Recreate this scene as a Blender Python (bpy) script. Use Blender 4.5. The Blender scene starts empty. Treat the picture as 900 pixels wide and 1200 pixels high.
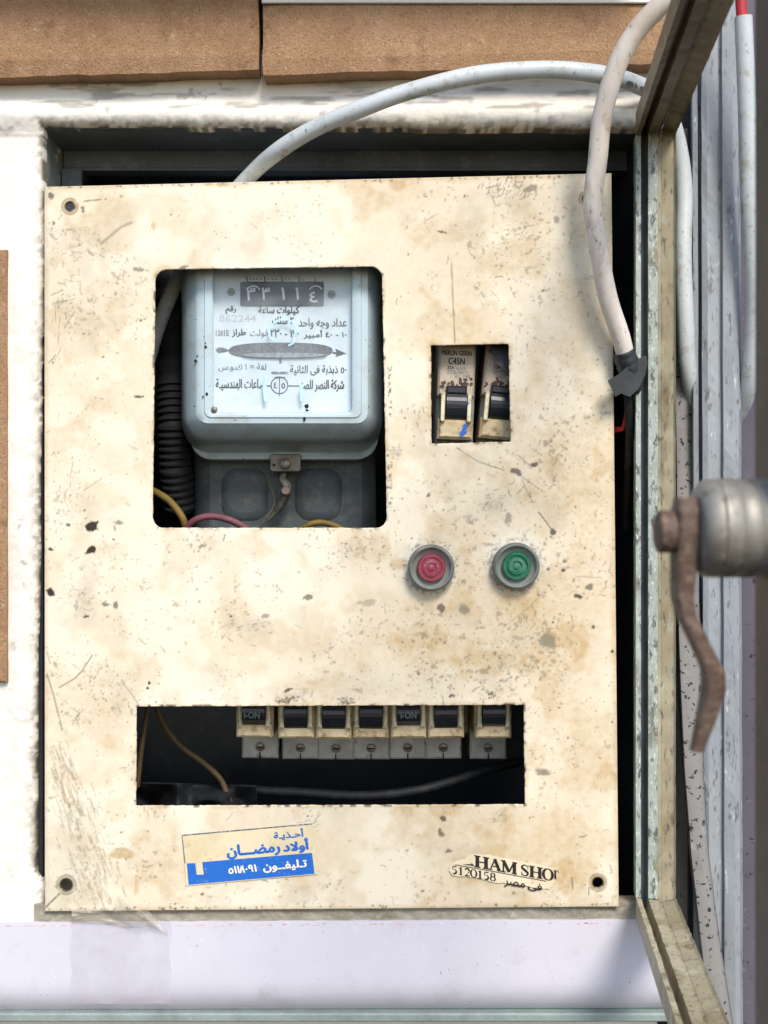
import bpy, math, random
import numpy as np
from mathutils import Vector

# ------------------------------------------------------------------ camera, sky, sun, exposure
S = 0.00045          # metres covered by one photo pixel at the cover plate (y = 0)
D = 0.65             # camera distance from the cover plate
sc = bpy.context.scene
col = sc.collection
cam = bpy.data.cameras.new('camera')
cam_o = bpy.data.objects.new('camera', cam); col.objects.link(cam_o)
cam_o.location = (0, -D, 0); cam_o.rotation_euler = (math.radians(90), 0, 0)
cam.sensor_fit = 'VERTICAL'; cam.sensor_height = 36
cam.lens = 36 * D / (1200 * S)
cam.clip_start = 0.01; cam.clip_end = 50
cam.dof.use_dof = True; cam.dof.focus_distance = D + .004; cam.dof.aperture_fstop = 18
sc.camera = cam_o

SUN_EL, SUN_AZ = math.radians(42), math.radians(18)     # azimuth: 0 = straight behind the camera, positive = from the right
to_sun = Vector((math.sin(SUN_AZ) * math.cos(SUN_EL), -math.cos(SUN_AZ) * math.cos(SUN_EL), math.sin(SUN_EL)))
world = bpy.data.worlds.new('World'); sc.world = world; world.use_nodes = True
wn = world.node_tree
sky = wn.nodes.new('ShaderNodeTexSky'); sky.sky_type = 'NISHITA'; sky.sun_disc = False
sky.sun_elevation = SUN_EL; sky.sun_rotation = math.atan2(to_sun.x, to_sun.y)
wn.links.new(sky.outputs[0], wn.nodes['Background'].inputs[0])
wn.nodes['Background'].inputs[1].default_value = 0.15
sun = bpy.data.lights.new('sun', 'SUN'); sun.energy = 2.3; sun.angle = math.radians(18); sun.color = (1, .94, .85)
sun_o = bpy.data.objects.new('sun', sun); col.objects.link(sun_o)
sun_o.rotation_euler = (-to_sun).to_track_quat('-Z', 'Y').to_euler()
sc.view_settings.view_transform = 'Standard'; sc.view_settings.look = 'None'
sc.view_settings.exposure = 0.64; sc.view_settings.gamma = 1; sc.view_settings.use_curve_mapping = False
sc.cycles.max_bounces = 8

rnd = random.Random(7)
R = np.random.RandomState(11)

# ------------------------------------------------------------------ helpers
def P(px, py, y=0.0):
    """real position of the thing seen at photo pixel (px, py) when it stands y metres behind the cover plate"""
    k = S * (D + y) / D
    return Vector(((px - 450) * k, y, (600 - py) * k))
def L(px, y=0.0): return px * S * (D + y) / D          # a length in metres

def hexc(h):
    h = h.lstrip('#'); v = [int(h[i:i+2], 16) / 255 for i in (0, 2, 4)]
    return tuple(c / 12.92 if c <= .04045 else ((c + .055) / 1.055) ** 2.4 for c in v) + (1,)

class MB:
    def __init__(self): self.v = []; self.f = []; self.sm = []
    def add(self, vs, fs, smooth=False):
        b = len(self.v); self.v += [tuple(v) for v in vs]; self.f += [tuple(i + b for i in f) for f in fs]; self.sm += [smooth] * len(fs); return self
    def box(self, a, b, bev=0.0):
        """box between corners; bev chamfers the edges of the face looking at the camera"""
        x0, x1 = sorted((a[0], b[0])); y0, y1 = sorted((a[1], b[1])); z0, z1 = sorted((a[2], b[2]))
        e = min(bev, (x1-x0)/2.2, (z1-z0)/2.2, (y1-y0)/2.2)
        if e > 0:
            r = [(x0+e, y0, z0+e), (x1-e, y0, z0+e), (x1-e, y0, z1-e), (x0+e, y0, z1-e),
                 (x0, y0+e, z0), (x1, y0+e, z0), (x1, y0+e, z1), (x0, y0+e, z1),
                 (x0, y1, z0), (x1, y1, z0), (x1, y1, z1), (x0, y1, z1)]
            fs = [(0, 1, 2, 3)]
            for k in (0, 4):
                for i in range(4): j = (i+1) % 4; fs.append((k+i, k+4+i, k+4+j, k+j))
            fs.append((11, 10, 9, 8))
        else:
            r = [(x0, y0, z0), (x1, y0, z0), (x1, y0, z1), (x0, y0, z1), (x0, y1, z0), (x1, y1, z0), (x1, y1, z1), (x0, y1, z1)]
            fs = [(0, 1, 2, 3), (7, 6, 5, 4), (0, 4, 5, 1), (1, 5, 6, 2), (2, 6, 7, 3), (3, 7, 4, 0)]
        return self.add(r, fs)
    def pbox(self, x0, x1, y0, y1, d0, d1, bev=0.0):
        """box whose front face fills photo pixels x0..x1, y0..y1 at depth d0 and runs straight back to depth d1"""
        a = P(x0, y0, d0); b = P(x1, y1, d0)
        return self.box((a.x, d0, a.z), (b.x, d1, b.z), bev)
    def tube(self, pts, rad, n=12, sub=6, cap=True, squash=None):
        pts = [Vector(p) for p in pts]; m = len(pts)
        rads = list(rad) if hasattr(rad, '__len__') else [rad] * m
        path = []; rr = []
        if sub > 1:
            for i in range(m - 1):
                p0 = pts[max(i-1, 0)]; p1 = pts[i]; p2 = pts[i+1]; p3 = pts[min(i+2, m-1)]
                for k in range(sub):
                    t = k / sub
                    path.append(.5*((2*p1)+(p2-p0)*t+(2*p0-5*p1+4*p2-p3)*t*t+(3*p1-p0-3*p2+p3)*t**3)); rr.append(rads[i]*(1-t)+rads[i+1]*t)
            path.append(pts[-1]); rr.append(rads[-1])
        else: path, rr = pts, rads
        vs = []; fs = []; up = None
        for i, p in enumerate(path):
            t = (path[min(i+1, len(path)-1)] - path[max(i-1, 0)]).normalized()
            if up is None: up = t.orthogonal().normalized()
            up = (up - t * up.dot(t)).normalized(); w = t.cross(up)
            for k in range(n):
                a = 2*math.pi*k/n; vs.append(p + (up*math.cos(a) + w*math.sin(a))*rr[i])
        for i in range(len(path)-1):
            for k in range(n):
                fs.append((i*n+k, i*n+(k+1) % n, (i+1)*n+(k+1) % n, (i+1)*n+k))
        if cap: fs.append(tuple(range(n))[::-1]); fs.append(tuple((len(path)-1)*n+k for k in range(n)))
        return self.add(vs, fs, True)
    def lathe(self, c, axis, prof, n=32, smooth=True, wob=None):
        """rings (radius, offset along axis); closed with caps where the radius is 0"""
        ax = Vector(axis).normalized(); u = ax.orthogonal().normalized(); w = ax.cross(u); c = Vector(c); vs = []; fs = []
        for (r, h) in prof:
            for k in range(n):
                a = 2*math.pi*k/n; q = r * (wob(k) if wob else 1)
                vs.append(c + ax*h + (u*math.cos(a) + w*math.sin(a))*q)
        for i in range(len(prof)-1):
            for k in range(n): fs.append((i*n+k, i*n+(k+1) % n, (i+1)*n+(k+1) % n, (i+1)*n+k))
        return self.add(vs, fs, smooth)
    def loft(self, loops, cap0=False, cap1=False, smooth=True):
        n = len(loops[0]); vs = [p for l in loops for p in l]; fs = []
        for i in range(len(loops)-1):
            for k in range(n): fs.append((i*n+k, i*n+(k+1) % n, (i+1)*n+(k+1) % n, (i+1)*n+k))
        if cap0: fs.append(tuple(range(n)))
        if cap1: fs.append(tuple((len(loops)-1)*n+k for k in range(n)))
        return self.add(vs, fs, smooth)
    def poly(self, pts): return self.add(pts, [tuple(range(len(pts)))])
    def build(self, name, mat, parent=None, origin=None):
        return link(name, np.array([tuple(v) for v in self.v], dtype=float), self.f, mat, parent, origin, self.sm)

ORG = {}
def link(name, V, F, mat, parent=None, origin=None, smooth=None):
    lo, hi = V.min(0), V.max(0)
    o0 = np.array(origin) if origin is not None else np.array([(lo[0]+hi[0])/2, (lo[1]+hi[1])/2, lo[2]])
    me = bpy.data.meshes.new(name)
    V = V - o0
    if isinstance(F, np.ndarray):
        me.vertices.add(len(V)); me.vertices.foreach_set('co', V.astype(np.float32).ravel())
        me.loops.add(F.size); me.loops.foreach_set('vertex_index', F.astype(np.int32).ravel())
        me.polygons.add(len(F)); me.polygons.foreach_set('loop_start', np.arange(0, F.size, F.shape[1], dtype=np.int32))
        me.update(calc_edges=True); me.validate()
    else:
        me.from_pydata([tuple(v) for v in V], [], F); me.update()
    if smooth is not None:
        if smooth is True: smooth = [True]*len(me.polygons)
        if any(smooth) and len(smooth) == len(me.polygons):
            me.polygons.foreach_set('use_smooth', smooth)
            try: me.set_sharp_from_angle(angle=math.radians(42))
            except Exception: pass
    if mat: me.materials.append(mat)
    o = bpy.data.objects.new(name, me); col.objects.link(o)
    po = ORG[parent.name] if parent else np.zeros(3)
    if parent: o.parent = parent
    o.location = tuple(o0 - po); ORG[o.name] = o0
    return o
def thing(name, loc, label, cat, group=None):
    o = bpy.data.objects.new(name, None); col.objects.link(o); o.empty_display_size = .02
    o.location = tuple(loc); ORG[o.name] = np.array(tuple(loc)); return tag(o, label, cat, group)
def tag(o, label=None, cat=None, group=None, kind=None):
    if label: o['label'] = label
    if cat: o['category'] = cat
    if group: o['group'] = group
    if kind: o['kind'] = kind
    return o

def rrect(x0, x1, y0, y1, r, d, n=6):
    """rounded rectangle in photo pixels at depth d, as real points"""
    out = []
    for cx, cy, a0 in ((x1-r, y1-r, 0), (x0+r, y1-r, 90), (x0+r, y0+r, 180), (x1-r, y0+r, 270)):
        for k in range(n+1):
            a = math.radians(a0 + 90*k/n); out.append(P(cx + r*math.cos(a), cy + r*math.sin(a), d))
    return out

# numpy value noise
LAT = {}
def vnoise(x, y, seed=0):
    if seed not in LAT: LAT[seed] = np.random.RandomState(seed).rand(256, 256)
    g = LAT[seed]
    xi = np.floor(x).astype(int); yi = np.floor(y).astype(int); fx = x-xi; fy = y-yi
    fx = fx*fx*(3-2*fx); fy = fy*fy*(3-2*fy)
    a = g[xi % 256, yi % 256]; b = g[(xi+1) % 256, yi % 256]; c = g[xi % 256, (yi+1) % 256]; d = g[(xi+1) % 256, (yi+1) % 256]
    return (a*(1-fx)+b*fx)*(1-fy) + (c*(1-fx)+d*fx)*fy
def fbm(x, y, sc_, oct_=4, seed=0):
    t = 0; amp = .5; tot = 0
    for i in range(oct_):
        t = t + amp*vnoise(x/sc_*2**i + 17*i, y/sc_*2**i + 31*i, seed+i); tot += amp; amp *= .5
    return t/tot
def sstep(a, b, x):
    t = np.clip((x-a)/(b-a), 0, 1); return t*t*(3-2*t)

# ------------------------------------------------------------------ materials
def mat(name, base, rough=.6, metal=0.0, layers=(), bump=None, spec=.4, coat=0.0, rvar=0.0, stretch=None):
    """layers: (noise scale 1/m, low, high, colour, amount[, detail, distortion]) laid over the base colour"""
    m = bpy.data.materials.new(name); m.use_nodes = True; nt = m.node_tree; b = nt.nodes['Principled BSDF']
    b.inputs['Roughness'].default_value = rough; b.inputs['Metallic'].default_value = metal
    b.inputs['Specular IOR Level'].default_value = spec; b.inputs['Coat Weight'].default_value = coat
    geo = nt.nodes.new('ShaderNodeNewGeometry'); pos = geo.outputs['Position']
    if stretch:
        mp = nt.nodes.new('ShaderNodeMapping'); mp.inputs['Scale'].default_value = stretch; nt.links.new(pos, mp.inputs[0]); pos = mp.outputs[0]
    rgb = nt.nodes.new('ShaderNodeRGB'); rgb.outputs[0].default_value = base if len(base) == 4 else tuple(base)+(1,)
    cur = rgb.outputs[0]; fac0 = None
    for i, ly in enumerate(layers):
        s_, lo, hi, c, amt = ly[:5]; det = ly[5] if len(ly) > 5 else 5; dis = ly[6] if len(ly) > 6 else 0
        nz = nt.nodes.new('ShaderNodeTexNoise'); nz.noise_dimensions = '4D'; nz.inputs['W'].default_value = i*3.7 + len(name)*.31
        nz.inputs['Scale'].default_value = s_; nz.inputs['Detail'].default_value = det; nz.inputs['Roughness'].default_value = .62; nz.inputs['Distortion'].default_value = dis
        nt.links.new(pos, nz.inputs['Vector'])
        mr = nt.nodes.new('ShaderNodeMapRange'); mr.inputs[1].default_value = lo; mr.inputs[2].default_value = hi; mr.inputs[3].default_value = 0; mr.inputs[4].default_value = amt
        nt.links.new(nz.outputs[0], mr.inputs[0])
        mx = nt.nodes.new('ShaderNodeMix'); mx.data_type = 'RGBA'
        nt.links.new(mr.outputs[0], mx.inputs[0]); nt.links.new(cur, mx.inputs[6]); mx.inputs[7].default_value = c if len(c) == 4 else tuple(c)+(1,)
        cur = mx.outputs[2]
        if fac0 is None: fac0 = mr.outputs[0]
    nt.links.new(cur, b.inputs['Base Color'])
    if rvar and fac0 is not None:
        mr = nt.nodes.new('ShaderNodeMapRange'); mr.inputs[3].default_value = rough; mr.inputs[4].default_value = min(1, rough+rvar); nt.links.new(fac0, mr.inputs[0]); nt.links.new(mr.outputs[0], b.inputs['Roughness'])
    if bump:
        nz = nt.nodes.new('ShaderNodeTexNoise'); nz.inputs['Scale'].default_value = bump[0]; nz.inputs['Detail'].default_value = 5; nt.links.new(pos, nz.inputs['Vector'])
        bp = nt.nodes.new('ShaderNodeBump'); bp.inputs['Strength'].default_value = bump[1]; bp.inputs['Distance'].default_value = bump[2] if len(bump) > 2 else .0006
        nt.links.new(nz.outputs[0], bp.inputs['Height']); nt.links.new(bp.outputs[0], b.inputs['Normal'])
    return m

H = hexc
M = {}
M['tile'] = mat('tile_brown', H('#9e7d5f'), .8, layers=[(14, .42, .68, H('#86664a'), .8), (25, .5, .7, H('#ab8c70'), .7), (160, .5, .75, H('#b0906f'), .6), (900, .52, .66, H('#5d4028'), .6), (60, .58, .72, H('#6b5038'), .65), (240, .6, .7, H('#c9b59c'), .4), (450, .56, .66, H('#c09a78'), .45)], bump=(900, .6, .0012), spec=.2)
M['plaster'] = mat('plaster_white', H('#e6e2da'), .85, layers=[(14, .5, .75, H('#cfc6b8'), .6), (60, .55, .75, H('#b9ad9b'), .35), (500, .68, .76, H('#6f6457'), .6), (260, .69, .74, H('#4a443d'), .7)], bump=(420, .35, .0007), spec=.2)
M['cement'] = mat('cement_grey', H('#9b9588'), .9, layers=[(60, .45, .7, H('#77715f'), .7), (300, .5, .7, H('#b5b0a5'), .6), (500, .62, .72, H('#4c463c'), .6)], bump=(400, .6, .001), spec=.15)
M['sill'] = mat('sill_white', H('#cdcbd6'), .35, layers=[(12, .45, .7, H('#c0bdca'), .6), (420, .66, .70, H('#5a555c'), .7), (40, .55, .72, H('#b5b1b8'), .6), (180, .6, .7, H('#d9d6de'), .5)], bump=(120, .12, .0006), spec=.4)
M['sill_edge'] = mat('sill_edge', H('#8d9a95'), .5, layers=[(80, .4, .7, H('#6b7672'), .7), (500, .6, .7, H('#c9d0cc'), .5)], bump=(300, .3))
M['rededge'] = mat('red_pencil', H('#d79c9a'), .8, layers=[(150, .4, .6, H('#e8dede'), .9)])
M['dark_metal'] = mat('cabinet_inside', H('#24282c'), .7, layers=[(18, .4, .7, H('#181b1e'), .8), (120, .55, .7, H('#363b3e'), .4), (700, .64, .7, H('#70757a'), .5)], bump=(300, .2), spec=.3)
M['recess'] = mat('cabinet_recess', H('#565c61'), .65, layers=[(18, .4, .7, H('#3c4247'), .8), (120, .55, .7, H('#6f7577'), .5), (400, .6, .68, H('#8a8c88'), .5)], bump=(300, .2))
M['grey_flake'] = mat('cabinet_flaked_paint', H('#868a86'), .65, layers=[(30, .45, .6, H('#5f6566'), .8), (70, .57, .62, H('#d8c8b0'), .9), (220, .62, .66, H('#5a3b25'), .8)], bump=(200, .4))
M['door_cream'] = mat('door_cream', H('#a89f86'), .5, layers=[(20, .42, .65, H('#8b7f62'), .8, 5, .5), (90, .55, .7, H('#c9c4b2'), .6), (420, .56, .66, H('#4d4536'), .8), (130, .58, .66, H('#5e4a30'), .7), (45, .58, .7, H('#6b5d44'), .7)], bump=(260, .3, .0006), spec=.5, stretch=(1, 1, .35))
M['door_brown'] = mat('door_brown', H('#857659'), .5, layers=[(20, .42, .65, H('#6a5a40'), .8, 5, .5), (90, .55, .7, H('#9a8d72'), .6), (420, .56, .66, H('#463b2b'), .7), (45, .58, .7, H('#54452f'), .7)], bump=(260, .3, .0006), spec=.5)  # browner, darker door paint: underside shade put into the top rail's colour
M['door_green'] = mat('door_green', H('#9aa29a'), .5, layers=[(20, .45, .65, H('#8d9890'), .8), (300, .53, .6, H('#3c4240'), .85), (90, .54, .64, H('#6b6a58'), .8), (900, .55, .65, H('#dfe3dc'), .6)], bump=(260, .3), stretch=(1, 1, .4))
M['door_groove'] = mat('door_groove', H('#565c5e'), .7, layers=[(60, .4, .7, H('#3c4245'), .8), (400, .62, .7, H('#9aa09c'), .6)])
M['flange'] = mat('cabinet_flange', H('#98968f'), .6, layers=[(24, .4, .7, H('#83817c'), .7), (300, .57, .64, H('#4a4844'), .7), (120, .6, .7, H('#b5b4ae'), .5)], bump=(260, .2), stretch=(1, 1, .4))
M['stile'] = mat('door_near_stile', H('#4a3d34'), .6, layers=[(40, .4, .7, H('#2c2522'), .8), (200, .55, .7, H('#6b5a4a'), .6)])
M['post'] = mat('post_bluegrey', H('#989da1'), .45, layers=[(12, .4, .7, H('#828b94'), .7), (60, .5, .72, H('#86898a'), .6), (380, .57, .64, H('#4a4a46'), .7), (260, .62, .68, H('#d6d8d6'), .7), (800, .55, .65, H('#77776f'), .5)], bump=(500, .3, .0004), spec=.6, stretch=(1, 1, .3))
M['sidewall'] = mat('side_wall_paint', H('#5a5660'), .7, layers=[(10, .4, .7, H('#474450'), .8), (120, .6, .72, H('#98969c'), .4), (330, .645, .66, H('#1c1c20'), .95, 2)], bump=(200, .3))
M['strip'] = mat('strip_grey', H('#84827f'), .6, layers=[(24, .4, .7, H('#737174'), .7), (330, .60, .63, H('#1b1b1e'), .95, 2), (60, .6, .7, H('#a9adb0'), .5)], bump=(200, .2))
M['steel'] = mat('latch_steel', H('#8f8c84'), .5, .35, layers=[(60, .45, .7, H('#6a5f50'), .8), (300, .55, .7, H('#b5b1a7'), .6), (140, .6, .7, H('#4a3a2a'), .7)], bump=(300, .3, .0004))
M['rust'] = mat('latch_rust', H('#65544a'), .7, .1, layers=[(90, .4, .62, H('#4f3a2e'), .8), (260, .5, .65, H('#8d7869'), .7), (700, .55, .65, H('#3c2c24'), .7), (50, .6, .68, H('#7a4a30'), .5)], bump=(500, .8, .0008))
M['cable_pale'] = mat('cable_pale', H('#bfc5c8'), .45, layers=[(30, .45, .7, H('#a3aaac'), .7), (110, .54, .68, H('#8d8970'), .6), (380, .6, .68, H('#4f4a40'), .65), (60, .62, .68, H('#8a7a55'), .6)], bump=(200, .15), spec=.45)
M['cable_dirty'] = mat('cable_dirty', H('#d8d0c8'), .5, layers=[(40, .45, .68, H('#b8a694'), .75), (140, .55, .68, H('#9a8672'), .6), (420, .6, .68, H('#5a4a3c'), .65)], bump=(220, .25), stretch=(1, 1, .4))
M['black_tape'] = mat('black_tape', H('#25272a'), .45, layers=[(80, .5, .7, H('#3c3e40'), .7)], bump=(120, .3, .001))
M['black_wire'] = mat('black_wire', H('#141619'), .65, layers=[(120, .5, .7, H('#3b3c3a'), .6)])
M['red_wire'] = mat('red_wire', H('#b02c34'), .45, layers=[(120, .5, .7, H('#7c2228'), .6)])
M['yellow_wire'] = mat('yellow_wire', H('#75602a'), .6, layers=[(100, .42, .65, H('#4c3f1e'), .8)])
M['pink_wire'] = mat('pink_wire', H('#7c4a54'), .6, layers=[(100, .42, .65, H('#56363c'), .8)])
M['olive_wire'] = mat('olive_wire', H('#5c4b30'), .7, layers=[(100, .45, .7, H('#3c3220'), .7)])
M['conduit'] = mat('conduit_black', H('#15181a'), .75, layers=[(60, .45, .7, H('#222628'), .6)])
M['rag'] = mat('crumpled_plastic', H('#24272a'), .7, layers=[(60, .4, .7, H('#181a1d'), .8)], bump=(90, .4, .002))
M['meter'] = mat('meter_bluegrey', H('#b4c6cf'), .32, layers=[(18, .45, .72, H('#a9b6bb'), .6), (70, .5, .72, H('#98998a'), .6), (900, .58, .68, H('#8f938e'), .4), (420, .66, .70, H('#2d3133'), .85, 3), (240, .68, .72, H('#d3dbde'), .6)], bump=(240, .12, .0004), spec=.5, coat=.25)
M['meter_base'] = mat('meter_base', H('#4d5457'), .6, layers=[(40, .4, .7, H('#3d4346'), .8), (120, .5, .7, H('#75796f'), .5), (500, .58, .7, H('#80847f'), .4)], bump=(200, .25))
M['hasp'] = mat('meter_hasp', H('#6d6a5e'), .45, .5, layers=[(160, .45, .65, H('#3b352c'), .8)], bump=(300, .3))
M['plate'] = mat('meter_plate', H('#d3dee4'), .5, layers=[(25, .45, .7, H('#b5cad8'), .8), (110, .58, .72, H('#b9bdb6'), .5), (420, .68, .72, H('#6f7372'), .5)], spec=.4)
M['register'] = mat('register_black', H('#1c1d24'), .5, layers=[(300, .55, .7, H('#34353d'), .5)])
M['ink'] = mat('print_black', H('#26282c'), .6, layers=[(900, .6, .75, H('#6a6f74'), .6)])
M['ink_soft'] = mat('print_worn', H('#555a60'), .6, layers=[(700, .5, .65, H('#c3cbd0'), .7)])
M['ink_faint'] = mat('print_faint', H('#b3bcc4'), .6)
M['digit'] = mat('digit_white', H('#d9d9d6'), .5)
M['disc'] = mat('meter_disc', H('#8f959a'), .4, .4, layers=[(500, .45, .6, H('#5c6065'), .7)])
M['disc_dark'] = mat('meter_disc_slot', H('#4b4f54'), .55, layers=[(900, .5, .62, H('#85898c'), .6)])
M['marker'] = mat('marker_blue', H('#9fd0ee'), .6, layers=[(300, .4, .6, H('#cfe3ee'), .8)])
M['ink_blue'] = mat('sticker_blue', H('#1f66bf'), .5, layers=[(60, .5, .7, H('#2658a4'), .6), (700, .63, .72, H('#c8c8bc'), .6), (180, .62, .72, H('#6f8fbb'), .5)])
M['sticker'] = mat('sticker_paper', H('#dccfae'), .55, layers=[(35, .45, .7, H('#bfa880'), .7), (200, .58, .7, H('#a08c66'), .5), (600, .66, .7, H('#6a5a40'), .5)])
M['sticker_white'] = mat('sticker_print_cream', H('#ece5d0'), .55)
M['paper'] = mat('torn_paper', H('#dccfb4'), .7, layers=[(60, .45, .65, H('#d2c19c'), .8), (300, .6, .7, H('#8a7550'), .5)])
M['serif_ink'] = mat('sticker_black', H('#221b18'), .6, layers=[(900, .62, .72, H('#a8936c'), .8)])
M['breaker'] = mat('breaker_cream', H('#d0bf9d'), .5, layers=[(60, .42, .66, H('#a8926c'), .8), (240, .52, .66, H('#6d5436'), .7), (700, .62, .7, H('#4a3826'), .7)], bump=(300, .15))
M['breaker_top'] = mat('breaker_label', H('#b5a796'), .55, layers=[(70, .45, .7, H('#8a7a68'), .7), (260, .58, .68, H('#5b4a3a'), .75), (600, .62, .7, H('#3a2e26'), .7)])
M['breaker_body'] = mat('breaker_shell', H('#aeada8'), .55, layers=[(60, .42, .66, H('#84837e'), .8), (220, .58, .68, H('#5f5a50'), .7), (500, .62, .7, H('#55524c'), .6)])
M['cheek'] = mat('breaker_cheek', H('#d8cfb4'), .3, .2, layers=[(200, .5, .68, H('#8d8060'), .8)])
M['toggle'] = mat('toggle_black', H('#23262c'), .32, layers=[(150, .55, .75, H('#454a50'), .5)], bump=(400, .1))
M['toggle_mark'] = mat('toggle_mark', H('#6d737b'), .6)
M['grime'] = mat('breaker_grime', H('#4a3a30'), .8, layers=[(700, .5, .65, H('#7d6a58'), .8)])
M['blue_paint'] = mat('blue_paint', H('#2c66c4'), .6)
M['bezel'] = mat('lamp_bezel', H('#6b6d68'), .45, .2, layers=[(200, .45, .7, H('#484a48'), .7), (500, .6, .72, H('#93958e'), .5)])
M['bezel_in'] = mat('lamp_ring', H('#8c918b'), .5, .1, layers=[(140, .45, .7, H('#767a74'), .7), (500, .62, .7, H('#5a5c58'), .6)])
M['lens_red'] = mat('lens_red', H('#8f3048'), .4, layers=[(300, .5, .7, H('#7c2440'), .7), (160, .5, .68, H('#a8808a'), .45), (900, .6, .7, H('#b9a0a4'), .5)], coat=.3)
M['lens_green'] = mat('lens_green', H('#1a6a50'), .4, layers=[(300, .5, .7, H('#0d5540'), .7), (160, .5, .68, H('#6f9c8a'), .45), (900, .6, .7, H('#9cb5a8'), .5)], coat=.3)
M['screw'] = mat('screw_metal', H('#77736a'), .4, .6, layers=[(300, .45, .65, H('#4c463c'), .8)])
M['slot'] = mat('screw_slot', H('#191a1b'), .8)
M['shade_fabric'] = mat('ledge_white', H('#dcd9d4'), .8)

def glassy(name, tint, alpha, rough=.12):
    m = bpy.data.materials.new(name); m.use_nodes = True; nt = m.node_tree; nt.nodes.clear()
    out = nt.nodes.new('ShaderNodeOutputMaterial'); tr = nt.nodes.new('ShaderNodeBsdfTransparent')
    pr = nt.nodes.new('ShaderNodeBsdfPrincipled'); pr.inputs['Base Color'].default_value = tint; pr.inputs['Roughness'].default_value = rough
    mx = nt.nodes.new('ShaderNodeMixShader'); geo = nt.nodes.new('ShaderNodeNewGeometry')
    nz = nt.nodes.new('ShaderNodeTexNoise'); nz.inputs['Scale'].default_value = 60; nz.inputs['Detail'].default_value = 6; nt.links.new(geo.outputs['Position'], nz.inputs['Vector'])
    mr = nt.nodes.new('ShaderNodeMapRange'); mr.inputs[1].default_value = .35; mr.inputs[2].default_value = .75; mr.inputs[3].default_value = alpha*.4; mr.inputs[4].default_value = alpha*1.7
    nt.links.new(nz.outputs[0], mr.inputs[0]); nt.links.new(mr.outputs[0], mx.inputs[0])
    nt.links.new(tr.outputs[0], mx.inputs[1]); nt.links.new(pr.outputs[0], mx.inputs[2]); nt.links.new(mx.outputs[0], out.inputs[0])
    return m
M['glass'] = glassy('meter_glass', H('#cfdbe2'), .11, .08)
M['tape'] = glassy('clear_tape', H('#cfc6b4'), .42, .2)
M['tape_plate'] = glassy('clear_tape_plate', H('#cfc4a8'), .07, .3)
M['tape_flat'] = glassy('clear_tape_flat', H('#d2cfd6'), .25, .25)

# ------------------------------------------------------------------ writing
JOIN = {}
for b_, ch, d_ in ((0xFE80, 'ء', 0), (0xFE81, 'آ', 0), (0xFE83, 'أ', 0), (0xFE87, 'إ', 0), (0xFE8D, 'ا', 0), (0xFE8F, 'ب', 1), (0xFE93, 'ة', 0), (0xFEED, 'و', 0), (0xFEEF, 'ى', 0), (0xFEF1, 'ي', 1)): JOIN[ch] = (b_, d_)
c_ = 0xFE95
for ch in 'تثجحخ': JOIN[ch] = (c_, 1); c_ += 4
for ch in 'دذرز': JOIN[ch] = (c_, 0); c_ += 2
for ch in 'سشصضطظعغفقكلمنه': JOIN[ch] = (c_, 1); c_ += 4
def shape(s):
    """Arabic letters joined and put in left-to-right drawing order"""
    out = []; n = len(s); i = 0; prev = False
    while i < n:
        ch = s[i]
        if ch == 'ـ': out.append(ch); prev = True; i += 1; continue
        if ch not in JOIN: out.append(ch); prev = False; i += 1; continue
        if ch == 'ل' and i+1 < n and s[i+1] in 'اأ':
            out.append(chr((0xFEFB if s[i+1] == 'ا' else 0xFEF7) + (1 if prev else 0))); prev = False; i += 2; continue
        b, d = JOIN[ch]; nxt = i+1 < n and (s[i+1] in JOIN or s[i+1] == 'ـ')
        out.append(chr(b+3 if d and nxt else b+1) if prev else chr(b+2 if d and nxt else b)); prev = bool(d); i += 1
    out.reverse()
    # digit runs keep their own direction
    res = []; run = []
    for ch in out:
        if '٠' <= ch <= '٩' or ch.isascii() and ch.isalnum(): run.append(ch)
        else: res += reversed(run); run = []; res.append(ch)
    res += reversed(run)
    return ''.join(res)
GC = {}
def glyphs(body, res=3):
    if body in GC: return GC[body]
    GC[body] = _glyphs(body, res); return GC[body]
def _glyphs(body, res=3):
    if body == '٨':
        return np.array([(0, 0), (.14, 0), (.38, .86), (.24, .86), (.48, .86-.0), (.62, 0), (.76, 0), (.5, .86)], float), [(0, 1, 2, 3), (3, 5, 6, 7)]
    cu = bpy.data.curves.new('text', 'FONT'); cu.body = body; cu.resolution_u = res
    o = bpy.data.objects.new('text', cu); col.objects.link(o)
    dg = bpy.context.evaluated_depsgraph_get()
    me = bpy.data.meshes.new_from_object(o.evaluated_get(dg))
    V = np.array([v.co[:2] for v in me.vertices]) if len(me.vertices) else np.zeros((0, 2)); F = [tuple(p.vertices) for p in me.polygons]
    bpy.data.objects.remove(o); bpy.data.curves.remove(cu); bpy.data.meshes.remove(me)
    return V, F
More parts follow.
